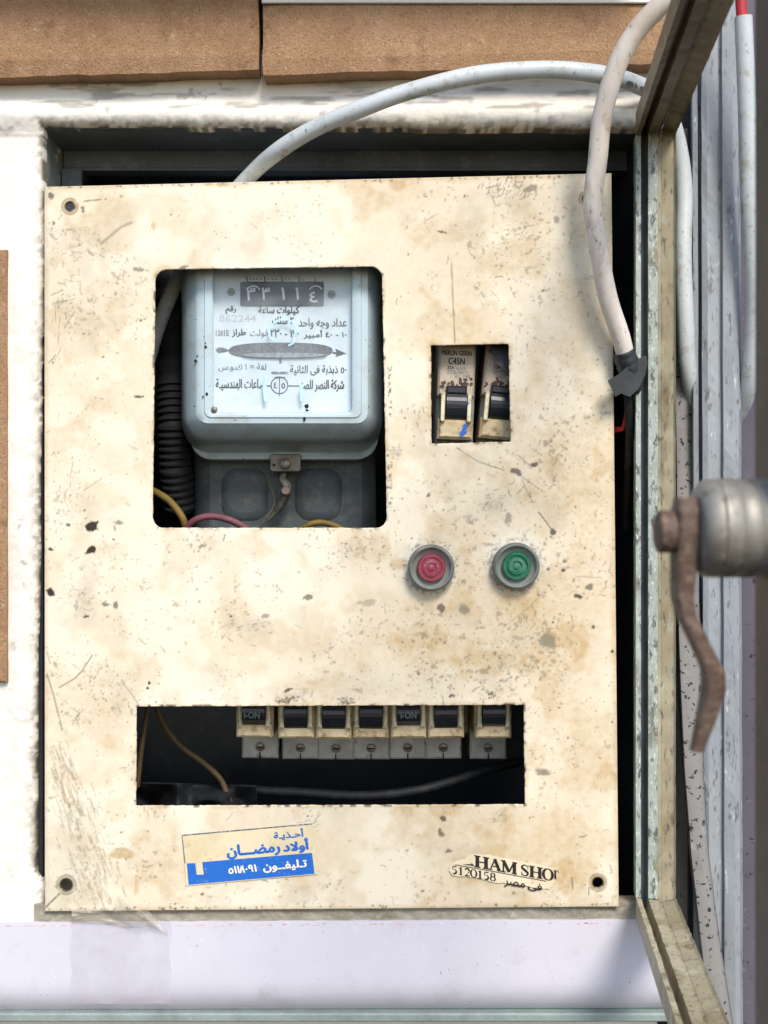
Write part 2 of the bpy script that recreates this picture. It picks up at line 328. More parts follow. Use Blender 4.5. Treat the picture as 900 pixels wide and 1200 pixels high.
# glyph outlines are read once, while the scene is still small
for t_ in ['أحـذيـة', 'أولاد', 'رمضـــان', 'تـليفــون', '٥١١', '٨', '٠٩١', 'مصر', 'فى', '٣', '١', '٤', '١٠٠٠٠', '١٠٠٠', '١٠٠', '١٠', 'كيلوات ساعة', 'رقم', 'عداد وجه واحد', '٢ سلك', '١٠ - ٤٠ أمبير', '١٩٠ - ٢٣٠', 'طراز', '٥٠ ذبذبة فى الثانية', 'شركة النصر للصنـ', 'ـاعات الهندسيـة', '٥', 'فولت', 'لفة = ١ ك.و.س']: glyphs(shape(t_))
for t_ in ['MERLIN GERIN', 'C45N', '32A', 'Icu 6kA', '220/380V', 'IEC 898', '862244', '1581E', 'I-ON', '١٠٠٠٠', '١٠٠٠', '١٠٠', '١٠', '١']: glyphs(t_)
LAY = [0]
def letter_mesh(mb, body, x0, x1, y0, y1, d, fmap=None, arabic=True, bold=0.0, res=3):
    """flat print: fit the glyphs in the box x0..x1, y0..y1 (photo pixels, or sticker units through fmap)"""
    V, F = glyphs(shape(body) if arabic else body, res)
    if not len(V): return
    lo, hi = V.min(0), V.max(0); sz = np.maximum(hi-lo, 1e-6)
    U = (V-lo)/sz
    shifts = [(0, 0)] if not bold else [(-bold, 0), (bold, 0), (0, bold), (0, -bold)]
    for (sx, sy) in shifts:
        LAY[0] = (LAY[0]+1) % 8
        pts = []
        for u in U:
            x = x0+(x1-x0)*u[0]+sx; y = y1-(y1-y0)*u[1]+sy
            if fmap: x, y = fmap(x, y)
            pts.append(P(x, y, d-LAY[0]*4e-6))
        mb.add(pts, F)

# ------------------------------------------------------------------ sheets with holes
def sheet(nx, ny, quad, hole, depth, back=0.0, wrap=True):
    """fine grid over a photo-pixel quad; faces inside hole(px,py)<0 are cut, rims snapped to the outline, edges folded back"""
    u, v = np.meshgrid(np.linspace(0, 1, nx+1), np.linspace(0, 1, ny+1)); (ax, ay), (bx, by), (cx, cy), (dx, dy) = quad
    px = (ax*(1-u)+bx*u)*(1-v)+(dx*(1-u)+cx*u)*v; py = (ay*(1-u)+by*u)*(1-v)+(dy*(1-u)+cy*u)*v
    mx = (px[:-1, :-1]+px[1:, 1:])/2; my = (py[:-1, :-1]+py[1:, 1:])/2
    keep = hole(mx, my) > 0 if hole else np.ones_like(mx, bool)
    idx = np.arange((nx+1)*(ny+1)).reshape(ny+1, nx+1)
    F = np.stack([idx[1:, :-1], idx[1:, 1:], idx[:-1, 1:], idx[:-1, :-1]], -1)[keep]
    if hole:
        k = np.zeros((ny+2, nx+2), int); k[1:-1, 1:-1] = keep
        cnt = k[:-1, :-1]+k[1:, :-1]+k[:-1, 1:]+k[1:, 1:]
        inner = np.zeros_like(cnt, bool); inner[1:-1, 1:-1] = True
        rim = (cnt > 0) & (cnt < 4) & inner
        for _ in range(3):
            x = px[rim]; y = py[rim]; h = hole(x, y); gx = (hole(x+.3, y)-hole(x-.3, y))/.6; gy = (hole(x, y+.3)-hole(x, y-.3))/.6
            g = np.maximum(gx*gx+gy*gy, .2); px[rim] = x-h*gx/g; py[rim] = y-h*gy/g
    x = px.ravel(); y = py.ravel(); used = np.zeros(x.size, bool); used[F.ravel()] = True
    new = np.cumsum(used)-1; F = new[F]; x = x[used]; y = y[used]
    dd = depth(x, y); kk = S*(D+dd)/D
    V = np.stack([(x-450)*kk, dd, (600-y)*kk], 1); n = len(V)
    if back:
        E = np.concatenate([F[:, [0, 1]], F[:, [1, 2]], F[:, [2, 3]], F[:, [3, 0]]]); key = np.sort(E, 1); key = key[:, 0].astype(np.int64)*n+key[:, 1]
        _, inv, ct = np.unique(key, return_inverse=True, return_counts=True); B = E[ct[inv] == 1]
        bv = np.unique(B); mp = -np.ones(n, int); mp[bv] = n+np.arange(len(bv))
        W = V[bv].copy(); W[:, 1] += back(x[bv], y[bv]) if callable(back) else back
        V = np.concatenate([V, W]); F = np.concatenate([F, np.stack([B[:, 1], B[:, 0], mp[B[:, 0]], mp[B[:, 1]]], 1)])
        x = np.concatenate([x, x[bv]]); y = np.concatenate([y, y[bv]])
    return V, F, x, y, n
def quad_sdf(q, r):
    """distance to a nearly upright four-cornered opening with corner radius r"""
    def hp(a, b):
        dx, dy = b[0]-a[0], b[1]-a[1]; l = math.hypot(dx, dy); return lambda x, y: ((x-a[0])*dy-(y-a[1])*dx)/l
    t, rt, bt, lf = hp(q[0], q[1]), hp(q[1], q[2]), hp(q[2], q[3]), hp(q[3], q[0])
    def f(x, y):
        a = np.maximum(rt(x, y), lf(x, y))+r; b = np.maximum(t(x, y), bt(x, y))+r
        return np.hypot(np.maximum(a, 0), np.maximum(b, 0))+np.minimum(np.maximum(a, b), 0)-r
    return f

# ------------------------------------------------------------------ the wall: plaster surround, brown tiles, ledge
wall = MB()
for (x0, x1, y0, y1) in ((-260, -30, -200, 1400), (-30, 770, -200, 62), (-30, 45, 1090, 1400), (45, 770, 1090, 1400)):
    wall.pbox(x0, x1, y0, y1, .016, .16)
wall_o = tag(wall.build('wall', M['plaster'], origin=P(450, 1400, .05)), 'white plastered wall with brown tiles round the meter box', kind='structure')
def op_hole(x, y):
    n = (fbm(x, y, 26, 4, 3)-.5)*9+(fbm(x, y, 7, 2, 9)-.5)*1.2
    left = 52-9*sstep(180, 1000, y)+10*sstep(1015, 1040, y)
    d = np.maximum(np.maximum(left-x, 149-y+(x-50)*.004), np.maximum(x-790, y-1069-(x-52)*-.004))
    return d+n*.55
def sur_depth(x, y):
    b = .006-.0035*np.exp(-((y-133)/18.)**2)*(y < 160)-.0022*np.exp(-((x-26)/17.)**2)*(y > 120)
    b = b+(fbm(x, y, 120, 3, 21)-.5)*.004+(fbm(x*.35, y, 14, 4, 5)-.5)*.0007+(fbm(x, y, 7, 3, 15)-.5)*.0004
    e = op_hole(x, y); return b+.004*np.exp(-np.maximum(e, 0)/5)
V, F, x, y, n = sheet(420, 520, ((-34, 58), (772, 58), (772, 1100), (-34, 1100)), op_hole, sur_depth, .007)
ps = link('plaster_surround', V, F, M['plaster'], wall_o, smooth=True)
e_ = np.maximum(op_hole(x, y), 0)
wear_and_grey = np.maximum(.95*np.exp(-e_/3.0)*sstep(.42, .58, fbm(x, y, 10, 4, 31)), .8*np.exp(-e_/9.0)*sstep(.52, .62, fbm(x, y, 6, 3, 33)))
wear_and_grey = np.maximum(wear_and_grey, .55*sstep(.52, .68, fbm(x*.12, y, 5, 4, 35))*(y < 128)*sstep(80, 100, 230-y))  # horizontal grey streaks on the upper part of the top band
wear_and_grey = np.maximum(wear_and_grey, .75*np.exp(-((x-410)/38.)**2-((y-92)/12.)**2)*(.5+fbm(x, y, 8, 3, 37)))  # soft grey smudge just below the tile
wear_and_grey = np.maximum(wear_and_grey, .5*sstep(.64, .70, fbm(x, y, 14, 5, 39))*sstep(.5, .6, fbm(x, y, 90, 2, 41)))
if len(ps.data.vertices) == len(wear_and_grey): ps.data.attributes.new('wear_and_grey', 'FLOAT', 'POINT').data.foreach_set('value', np.clip(wear_and_grey, 0, 1).astype(np.float32))
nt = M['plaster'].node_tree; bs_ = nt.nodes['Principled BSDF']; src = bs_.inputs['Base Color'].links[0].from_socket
at = nt.nodes.new('ShaderNodeAttribute'); at.attribute_name = 'wear_and_grey'; mx = nt.nodes.new('ShaderNodeMix'); mx.data_type = 'RGBA'; nt.links.new(at.outputs['Fac'], mx.inputs[0]); nt.links.new(src, mx.inputs[6]); mx.inputs[7].default_value = H('#6f685c'); nt.links.new(mx.outputs[2], bs_.inputs['Base Color'])
def tile(x0, x1, yt, yb0, yb1, d, th):
    m = MB(); nx, nz = 24, 8; vs = []; fs = []
    for j in range(nz+1):
        for i in range(nx+1):
            u = i/nx; v = j/nz; px = x0+(x1-x0)*u+ (rnd.uniform(-.7, .7) if i in (0, nx) else 0); yb = yb0+(yb1-yb0)*u+rnd.uniform(-1, 1)*(j == nz)
            e = min(u*(x1-x0), (1-u)*(x1-x0), (1-v)*(yb-yt))
            vs.append(P(px, yt+(yb-yt)*v, d+.0012*math.exp(-e/2.5)))
    for j in range(nz):
        for i in range(nx): a = j*(nx+1)+i; fs.append((a+nx+1, a+nx+2, a+1, a))
    k = len(vs); ring = [i for i in range(nx+1)]+[j*(nx+1)+nx for j in range(1, nz+1)]+[nz*(nx+1)+i for i in range(nx-1, -1, -1)]+[j*(nx+1) for j in range(nz-1, 0, -1)]
    vs += [Vector((vs[r].x, d+th, vs[r].z)) for r in ring]
    for i in range(len(ring)): j = (i+1) % len(ring); fs.append((ring[i], ring[j], k+j, k+i))
    m.add(vs, fs); return m.build('tile', M['tile'], wall_o)
tile(-60, 303, -60, 92, 82, -.008, .026)
tile(308, 790, -60, 88, 74, -.0085, .026)
m = MB(); m.pbox(-70, 7.5, 292, 800, .0015, .02, .001); tl = m.build('tile', M['tile'], wall_o)
m = MB(); m.pbox(306.5, 775, -40, 3.2, -.0105, -.009, .0004); m.build('white_strip', M['shade_fabric'], wall_o)
m = MB(); m.pbox(-200, 775, -300, -102, -.05, .016, .002); m.build('ledge', M['shade_fabric'], wall_o)

# wall to the right of the cabinet
m = MB(); m.pbox(792, 1250, -250, 1450, .05, .07)
side_o = tag(m.build('side_wall', M['sidewall'], origin=P(900, 1450, .06)), 'grey painted wall to the right of the cabinet door', kind='structure')

# white board below, with a rounded foot and a metal strip under it
m = MB(); nx = 60; vs = []; fs = []; dB = .002
prof = [(1079.5, .012), (1079.5, .0035), (1080.5, dB)]+[(1082+9*k, dB) for k in range(9)]+[(1163, dB+.0004), (1170, dB+.0014), (1177, dB+.0032), (1182, dB+.006), (1185, dB+.010), (1185.5, dB+.018)]
for i in range(nx+1):
    px = -60+846*i/nx
    for (py, dd) in prof: vs.append(P(px, py-.0045*(px-50)+(float(vnoise(np.array([i*.8]), np.array([py*.0]), 55))-.5)*1.2*(py < 1081), dd))
k = len(prof)
for i in range(nx):
    for j in range(k-1): fs.append((i*k+j, i*k+j+1, (i+1)*k+j+1, (i+1)*k+j))
m.add(vs, fs, True)
sill = tag(m.build('white_board', M['sill']), 'smooth lavender white board below the meter cabinet', 'board')
m = MB(); a = P(-60, 1188, .004); b_ = P(806, 1198, .004); m.box((a.x, .004, a.z), (b_.x, .02, b_.z), .0008); m.build('metal_strip', M['sill_edge'], sill)
m = MB(); a = P(-60, 1150, .02); b_ = P(820, 1300, .02); m.box((a.x, .0205, a.z), (b_.x, .05, b_.z)); m.build('backing', M['dark_metal'], sill)
m = MB()
for i in range(200):
    px = 2+3.6*i+rnd.uniform(0, 2)
    if rnd.random() < (.25 if px < 240 else .6) or 84 < px < 200: continue
    yy = 1084.5-.0045*(px-50)+rnd.uniform(-.8, .8); m.poly([P(px, yy+.7, dB-.0002), P(px+3.4, yy+.7, dB-.0002), P(px+3.4, yy-.5, dB-.0002), P(px, yy-.5, dB-.0002)])
tag(m.build('red_pencil_line', M['rededge'], sill), kind='stuff')

# cement strip between plate and sill
V, F, x, y, n = sheet(300, 16, ((40, 1060), (775, 1056), (775, 1080), (40, 1084)), None, lambda x, y: .0030+(fbm(x, y, 14, 4, 8)-.5)*.003, .01)
link('cement_strip', V, F, M['cement'], wall_o, smooth=True)

# ------------------------------------------------------------------ the cabinet and its open door
cab = thing('meter_cabinet', P(400, 1070, .06), 'sheet metal meter cabinet set in the wall with its glazed-style frame door swung open', 'cabinet')
cab['label'] = 'dark recessed metal meter cabinet with its frame door swung open at right'
xl, xr, zt_, zb = P(46, 0, .004).x, P(757, 0, .004).x, P(0, 146, .004).z, P(0, 1074, .004).z
DB = .135
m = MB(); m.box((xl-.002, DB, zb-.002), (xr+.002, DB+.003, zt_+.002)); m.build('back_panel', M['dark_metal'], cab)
zs = P(0, 224, .02).z
m = MB(); m.box((xl-.002, .010, zs), (xl+.0002, DB, zt_)); m.build('side_panel', M['grey_flake'], cab)
m = MB(); m.box((xl-.002, .010, zb), (xl+.0002, DB, zs-.0001)); m.build('side_panel', M['dark_metal'], cab)  # lower left panel in the dark colour: shade of the gap painted in
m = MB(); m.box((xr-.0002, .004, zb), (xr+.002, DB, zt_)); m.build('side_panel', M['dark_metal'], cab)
m = MB(); a = P(788, 150, .03); b_ = P(807, 1250, .03); m.box((a.x, .03, a.z), (b_.x, .036, b_.z), .001); m.build('outer_flange', M['flange'], cab)
m = MB(); m.box((xl, .010, zt_-.0002), (xr, DB, zt_+.002)); m.build('top_panel', M['recess'], cab)
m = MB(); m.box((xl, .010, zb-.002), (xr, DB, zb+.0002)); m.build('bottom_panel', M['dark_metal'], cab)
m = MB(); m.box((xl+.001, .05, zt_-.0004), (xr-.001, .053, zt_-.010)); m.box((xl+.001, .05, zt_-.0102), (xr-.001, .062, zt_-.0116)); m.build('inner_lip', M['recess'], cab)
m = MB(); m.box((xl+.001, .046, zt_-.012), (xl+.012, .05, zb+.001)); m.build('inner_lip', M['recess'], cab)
for (py, x0, x1) in ((835, 300, 600), (460, 490, 640)):
    m = MB(); a = P(x0, py-26, .072); b = P(x1, py+26, .072); m.box((a.x, .072, a.z), (b.x, .075, b.z), .001); m.build('mounting_rail', M['screw'], cab)

# door: a profile swept round the opening; hinge post faces us, rails come towards the camera
TH = math.radians(5.9); ea = Vector((-math.sin(TH), -math.cos(TH), 0)); et = Vector((math.cos(TH), -math.sin(TH), 0))
o_d = P(745, 600, -.004); WT = L(46)*.99
zT, zB = P(0, 157, -.004).z, P(0, 1052, -.004).z
WD = .318
def dp(a, t, z): p = o_d+ea*a+et*(t*WT); return Vector((p.x, p.y, z))
# profile: (t0, t1, v0, v1, material) v = how far the surface sits back from the opening
prof = [(0, .13, -.0005, 0, 'door_green'), (.13, .145, 0, .007, 'door_groove'), (.145, .30, .007, .007, 'door_groove'), (.30, .32, .007, .0005, 'door_green'), (.32, .56, .0005, .001, 'door_green'), (.56, .58, .001, .003, 'door_cream'), (.58, .66, .003, .0028, 'door_cream'), (.66, .95, .0026, .0005, 'door_cream'), (.95, 1.0, .0005, -.0008, 'door_cream')]
NS = 120
def wob(t, s_, seed): return (float(fbm(np.array([s_*40.]), np.array([t*3+seed]), 1.5, 3, 40))-.5)*.0022
def swept(kind, fm):
    mb = MB()
    for (t0, t1, v0, v1, mm) in prof:
        if mm != fm: continue
        vs = []; fs = []
        for i in range(NS+1):
            q = i/NS
            for (t, v) in ((t0, v0), (t1, v1)):
                w = wob(t, q*3, {'hinge': 1, 'top': 5, 'bot': 9}[kind])
                vv = v+w*(1 if v < .004 else .2)
                if kind == 'hinge': vs.append(dp(-vv, t, (zT+vv)*(1-q)+(zB-vv)*q))
                elif kind == 'top': vs.append(dp(-vv+(WD+2*vv)*q, t, zT+vv))
                else: vs.append(dp(-vv+(WD+2*vv)*q, t, zB-vv))
        for i in range(NS): fs.append((2*i, 2*i+2, 2*i+3, 2*i+1))
        mb.add(vs, fs, True)
    # closed side faces so the member is a solid bar
    if fm == 'door_cream':
        B = .011
        for t in (1.0,):
            if kind == 'hinge': q4 = [dp(.0008, t, zT), dp(.0008, t, zB), dp(-B, t, zB), dp(-B, t, zT)]
            elif kind == 'top': q4 = [dp(0, t, zT-.0008), dp(WD, t, zT-.0008), dp(WD, t, zT+B), dp(0, t, zT+B)]
            else: q4 = [dp(0, t, zB+.0008), dp(WD, t, zB+.0008), dp(WD, t, zB-B), dp(0, t, zB-B)]
            mb.poly(q4)
    if fm == 'door_green':
        B = .011
        if kind == 'hinge': q4 = [dp(.0005, 0, zT), dp(.0005, 0, zB), dp(-B, 0, zB), dp(-B, 0, zT)]
        elif kind == 'top': q4 = [dp(0, 0, zT-.0005), dp(WD, 0, zT-.0005), dp(WD, 0, zT+B), dp(0, 0, zT+B)]
        else: q4 = [dp(0, 0, zB+.0005), dp(WD, 0, zB+.0005), dp(WD, 0, zB-B), dp(0, 0, zB-B)]
        mb.poly(q4)
    if fm == 'door_groove':
        B = .011
        if kind == 'top': mb.poly([dp(0, 0, zT+B), dp(WD, 0, zT+B), dp(WD, 1, zT+B), dp(0, 1, zT+B)])
        elif kind == 'bot': mb.poly([dp(0, 0, zB-B), dp(WD, 0, zB-B), dp(WD, 1, zB-B), dp(0, 1, zB-B)])
        else: mb.poly([dp(-B, 0, zT), dp(-B, 0, zB), dp(-B, 1, zB), dp(-B, 1, zT)])
    return mb
door = swept('hinge', 'door_cream').build('door', M['door_cream'], cab)
swept('hinge', 'door_green').build('hinge_stile_flange', M['door_green'], door); swept('hinge', 'door_groove').build('hinge_stile_groove', M['door_groove'], door)
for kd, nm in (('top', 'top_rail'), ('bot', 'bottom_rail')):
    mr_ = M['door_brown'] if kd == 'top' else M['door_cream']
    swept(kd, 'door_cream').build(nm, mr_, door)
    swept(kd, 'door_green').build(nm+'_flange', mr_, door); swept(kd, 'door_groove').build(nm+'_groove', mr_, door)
m = MB()
a0, a1 = WD, WD+.03
vs = [dp(a, t, z) for z in (zT+.011, zB-.011) for (a, t) in ((a0, 0), (a1, 0), (a1, 1), (a0, 1))]
m.add(vs, [(0, 1, 2, 3), (7, 6, 5, 4), (0, 4, 5, 1), (1, 5, 6, 2), (2, 6, 7, 3), (3, 7, 4, 0)]); m.build('latch_stile', M['stile'], door)
# latch on the near stile: barrel, nut, bent strap lever; sizes read at its own depth
lc = dp(WD+.014, 0, 0); ld = lc.y
def LP(px, py, dy=0): return P(px, py, ld+dy)
c0 = LP(905, 620)
ax = Vector((-1, 0, 0))
k = (D+ld)/D*S
m = MB(); m.lathe(Vector((LP(815, 0).x, ld, LP(0, 619).z)), (1, 0, 0), [(0, 0), (40*k, 0), (50*k, 2*k), (57*k, 9*k), (58*k, 20*k), (56*k, 22*k), (58*k, 24*k), (58*k, 40*k), (56.5*k, 42*k), (58*k, 44*k), (58*k, 62*k), (56.5*k, 64*k), (58*k, 66*k), (59*k, 120*k)], 40)
m.build('latch_barrel', M['steel'], door)
m = MB(); m.lathe(Vector((LP(769, 0).x, ld, LP(0, 623).z)), (1, 0, 0), [(0, 0), (20*k, 0), (25*k, 3*k), (25*k, 20*k), (18*k, 22*k), (18*k, 60*k)], 20); m.build('latch_bolt', M['rust'], door)
m = MB(); cl = [(804, 583), (803, 600), (802, 640), (799, 700), (804, 722), (822, 758), (835, 785), (836, 805), (829, 835), (816, 880)]
th = [11, 12, 12, 9.5, 9, 9.5, 10.5, 11, 9.5, 6]; wd = [.003, .005, .005, .004, .0034, .0034, .0034, .0034, .003, .002]
vs = []; fs = []
for (cx, cy), t, w in zip(cl, th, wd):
    for sx, sy in ((-1, -1), (-.7, -1.12), (.7, -1.12), (1, -1), (1, 1), (-1, 1)): q = LP(cx+sx*t, cy); vs.append(Vector((q.x, ld+sy*w, q.z)))
for i in range(len(cl)-1):
    for j in range(6): fs.append((i*6+j, i*6+(j+1) % 6, (i+1)*6+(j+1) % 6, (i+1)*6+j))
fs += [tuple(range(6)), tuple((len(cl)-1)*6+j for j in range(6))]
m.add(vs, fs, False); m.build('latch_lever', M['rust'], door)

# ------------------------------------------------------------------ front cover plate with its dirt
Q = ((52, 219), (716.5, 203), (725, 1062.5), (52.5, 1068))
W1 = quad_sdf(((182, 316), (447.5, 312), (453.5, 618.5), (178.5, 618.5)), 13)
W2 = quad_sdf(((505, 405), (596, 403), (598.5, 517.5), (505.5, 520)), 1.2)
W3 = quad_sdf(((160, 828), (613.5, 826), (615.5, 943), (159, 944.5)), 1.2)
HOLES = ((82, 242, 5.2), (688, 233, 5.2), (77.5, 1037, 7), (700.5, 1034.5, 6))
def plate_hole(x, y):
    d = np.minimum(np.minimum(W1(x, y), W2(x, y)), W3(x, y))+(fbm(x, y, 5, 3, 2)-.5)*1.2
    for (hx, hy, hr) in HOLES: d = np.minimum(d, np.hypot(x-hx, y-hy)-hr)
    return d
def plate_depth(x, y): return (fbm(x, y, 220, 2, 77)-.5)*.0016
V, F, x, y, n = sheet(672, 858, Q, plate_hole, plate_depth, lambda x, y: np.where((plate_hole(x, y) < 3), .0014, .016))
pl = link('front_panel', V, F, None, origin=P(390, 1066, .005))
tag(pl, 'stained cream metal cover plate with square cutouts and two signal lamps', 'panel')
# --- dirt and shade masks: r dark specks and scratches, g brown stain, b bare pale paint, a grey grime and painted soft shade
xs = np.arange(40, 740); ys = np.arange(195, 1080); GX, GY = np.meshgrid(xs.astype(float), ys.astype(float))
dark = np.zeros_like(GX); brown = np.zeros_like(GX); pale = np.zeros_like(GX); grey = np.zeros_like(GX)
def win(cx, cy, r):
    return slice(max(int(cy-r)-195, 0), max(int(cy+r)-195+2, 0)), slice(max(int(cx-r)-40, 0), max(int(cx+r)-40+2, 0))
def blob(A, cx, cy, rx, ry=None, val=1., soft=.8, rag=.5, ang=0.):
    ry = ry or rx; r = max(rx, ry)*1.6+2; s_ = win(cx, cy, r); X = GX[s_]-cx; Y = GY[s_]-cy
    if X.size == 0: return
    ca, sa = math.cos(ang), math.sin(ang); u = (X*ca+Y*sa)/rx; v = (-X*sa+Y*ca)/ry
    d = np.hypot(u, v)+(fbm(GX[s_], GY[s_], max(1.6, min(rx, ry)*1.1), 4, int(cx*7+cy) % 900)-.5)*2*rag
    A[s_] = np.maximum(A[s_], val*(1-sstep(1-soft*.5, 1+soft*.5, d)))
def glow(A, cx, cy, rx, ry, val):
    A += val*np.exp(-((GX-cx)/rx)**2-((GY-cy)/ry)**2)
def line(A, pts, w=.6, val=.8, brk=.25):
    for (x0, y0), (x1, y1) in zip(pts[:-1], pts[1:]):
        cx, cy = (x0+x1)/2, (y0+y1)/2; l = math.hypot(x1-x0, y1-y0)+.01; s_ = win(cx, cy, l/2+3); X = GX[s_]; Y = GY[s_]
        if X.size == 0: continue
        t = np.clip(((X-x0)*(x1-x0)+(Y-y0)*(y1-y0))/l/l, 0, 1); d = np.hypot(X-x0-t*(x1-x0), Y-y0-t*(y1-y0))
        f = val*(1-sstep(w*.6, w*1.5, d))*np.where(vnoise(X/3., Y/3., 5) > brk, 1, .25)
        A[s_] = np.maximum(A[s_], f)
# large stains, plus a soft cable shadow in the grey mask
n1 = fbm(GX, GY, 90, 5, 101); n2 = fbm(GX, GY, 34, 5, 140); n3 = fbm(GX, GY, 9, 4, 160); n4 = fbm(GX, GY, 3.2, 3, 170)
brown += .46*sstep(.45, .66, n1)+.42*sstep(.48, .68, n2)+.22*sstep(380, 720, GX+.25*(GY-600))*(.3+n2)
for (cx, cy, rx, ry, v) in ((500, 780, 90, 50, .28), (430, 660, 40, 30, .28), (270, 722, 26, 22, .3), (340, 760, 60, 35, .25), (130, 850, 26, 45, .35), (140, 780, 40, 26, .2), (520, 960, 50, 20, .35), (640, 760, 60, 120, .25), (560, 600, 70, 50, .25), (600, 1000, 90, 40, .2), (330, 990, 60, 20, .15), (660, 560, 50, 70, .22), (620, 320, 60, 60, .15), (250, 260, 50, 26, .12), (475, 225, 40, 16, .25), (680, 900, 40, 140, .25), (520, 350, 60, 70, .1)):
    glow(brown, cx, cy, rx, ry, v*(.6+.8*1))
brown *= (.8+.4*n3)
for (cx, cy, rx, ry, v) in ((600, 235, 70, 26, .5), (690, 250, 36, 60, .45), (90, 360, 46, 40, .18), (90, 700, 40, 40, .2), (600, 590, 50, 30, .3), (80, 1010, 36, 50, .4), (440, 800, 60, 18, .35), (560, 300, 60, 40, .15)): glow(grey, cx, cy, rx, ry, v)  # upper right glows paint the hanging cable's soft shadow; the others are grime
grey *= (.4+1.1*n2); grey += .25*sstep(.6, .75, fbm(GX, GY, 50, 4, 250))
for (cx, cy) in ((505, 665), (604, 663)):
    d = np.hypot(GX-cx, GY-cy+3); pale += .9*(1-sstep(28, 44, d+(n2-.5)*14))
for (cx, cy, rx, ry) in ((260, 340, 80, 60), (140, 310, 60, 40), (460, 310, 60, 50), (300, 650, 90, 30), (320, 815, 140, 10), (400, 955, 120, 14), (550, 545, 60, 14)): glow(pale, cx, cy, rx, ry, .4)
# speck clusters: noise-thresholded grime plus single specks
dens = np.clip(.3+1.5*(fbm(GX, GY, 46, 4, 300)-.42)+.35*np.exp(-((GX-590)/120)**2-((GY-760)/90)**2)+.3*np.exp(-((GX-480)/110)**2-((GY-790)/40)**2)+.3*np.exp(-((GX-90)/50)**2-((GY-690)/60)**2)+.25*np.exp(-((GX-100)/60)**2-((GY-360)/60)**2)+.3*np.exp(-((GX-660)/50)**2-((GY-600)/80)**2)+.2*np.exp(-((GX-590)/90)**2-((GY-300)/90)**2), 0, 1)
dark = np.maximum(dark, .55*sstep(.80, .90, n4+.20*(dens-.42)))
dark = np.maximum(dark, .38*sstep(.76, .84, fbm(GX, GY, 5.5, 4, 333)+.26*(dens-.5)))
rs = random.Random(5)
cnt = 0
while cnt < 2300:
    px = rs.uniform(54, 722); py = rs.uniform(206, 1064); q = dens[int(py)-195, int(px)-40]
    if rs.random() > q*q*1.6+.04: continue
    cnt += 1; r = rs.choice((.35, .4, .45, .5, .6, .7, .9)) if rs.random() < .975 else rs.uniform(1.0, 2.0)
    blob(dark, px, py, r, r*rs.uniform(.5, 1.6), rs.uniform(.35, .95), .7, .4 if r < .9 else .95, rs.uniform(0, 3))
# little flurries of fine scratches and dust, a few dozen spots
for i in range(70):
    cx = rs.uniform(60, 715); cy = rs.uniform(212, 1056); sp = rs.uniform(4, 14); a0 = rs.uniform(0, 3.14); kd = rs.random()
    for k_ in range(rs.randint(5, 22)):
        px = rs.gauss(cx, sp); py = rs.gauss(cy, sp*.7)
        if kd < .55: a = a0+rs.gauss(0, .35); l = rs.uniform(2, 8); line(dark, [(px, py), (px+l*math.cos(a), py+l*math.sin(a))], rs.uniform(.3, .5), rs.uniform(.25, .7), .3)
        else: blob(dark, px, py, rs.uniform(.35, .9), rs.uniform(.35, .9), rs.uniform(.3, .9), .9, .4)
    glow(grey, cx, cy, sp*1.4, sp, rs.uniform(.05, .28))
for i in range(330):
    px = rs.uniform(56, 718); py = rs.uniform(208, 1060); q = dens[int(py)-195, int(px)-40]
    if rs.random() > q+.15: continue
    a = rs.uniform(0, 6.28); l = rs.uniform(3, 13); b = rs.uniform(-.5, .5)
    line(dark, [(px, py), (px+l*.5*math.cos(a), py+l*.5*math.sin(a)), (px+l*math.cos(a+b), py+l*math.sin(a+b))], rs.uniform(.35, .7), rs.uniform(.25, .75), .3)
for i in range(110):
    px = rs.uniform(56, 718); py = rs.uniform(208, 1060); a = rs.uniform(0, 6.28); l = rs.uniform(6, 24)
    line(pale, [(px, py), (px+l*math.cos(a), py+l*math.sin(a))], .6, .9, .2)
# marks one can point at
for (cx, cy, rx, ry, v) in ((107, 618, 6.5, 5, 1), (107, 644, 7, 3.6, 1), (79, 615, 2.4, 1.6, .9), (58.5, 643.5, 3, 2, .95), (59, 694, 4.5, 3.5, 1), (175, 800, 2, 1.6, 1), (173, 806.5, 1.4, 1.2, 1), (122, 708, 5, 2, .7), (136, 709, 2.5, 4, .7), (101, 722, 3, 1.5, .9), (139, 612.5, 4, 2, .6), (59, 228, 3, 5, .75), (97, 246, 1.6, 3.4, .75), (516, 713, 4, 4, .75), (270, 722, 1.2, 1.2, 1), (309, 722, 5, 2.4, .55), (360, 700, 5, 2.2, .7), (517, 272, 6, 1.2, .8), (621, 221, 6, 3, .6), (652, 257, 2.5, 6, .55), (162, 465, 5, 1.4, .9), (213, 638, 0, 0, 0), (236, 640, 4, 2.5, .6), (605, 553, 5, 4, .8), (625, 545, 5, 3, .85), (648, 622, 3, 4, .85), (595, 608, 3, 6, .5), (677, 699, 4, 2, .9), (690, 688, 3, 3, .7), (642, 667, 2, 2, .8), (660, 668, 2, 2, .85), (662, 658, 2.5, 2, .7), (695, 735, 1.6, 1.6, .9), (717, 764, 2, 1.6, .9), (519, 960, 3, 3.5, .8), (517, 977, 2.5, 4, .7), (163, 316, 7, 2, .6), (214, 314, 5, 1.6, .7), (525, 997, 3, 2, .7), (430, 706, 8, 4, .35), (337, 809, 5, 1.6, .85), (636, 906, 6, 2.2, .5)):
    if rx: blob(dark, cx+rx*.1, cy, rx*1.1, ry*1.1, v, .3, 1.0, rs.uniform(-.4, .4))
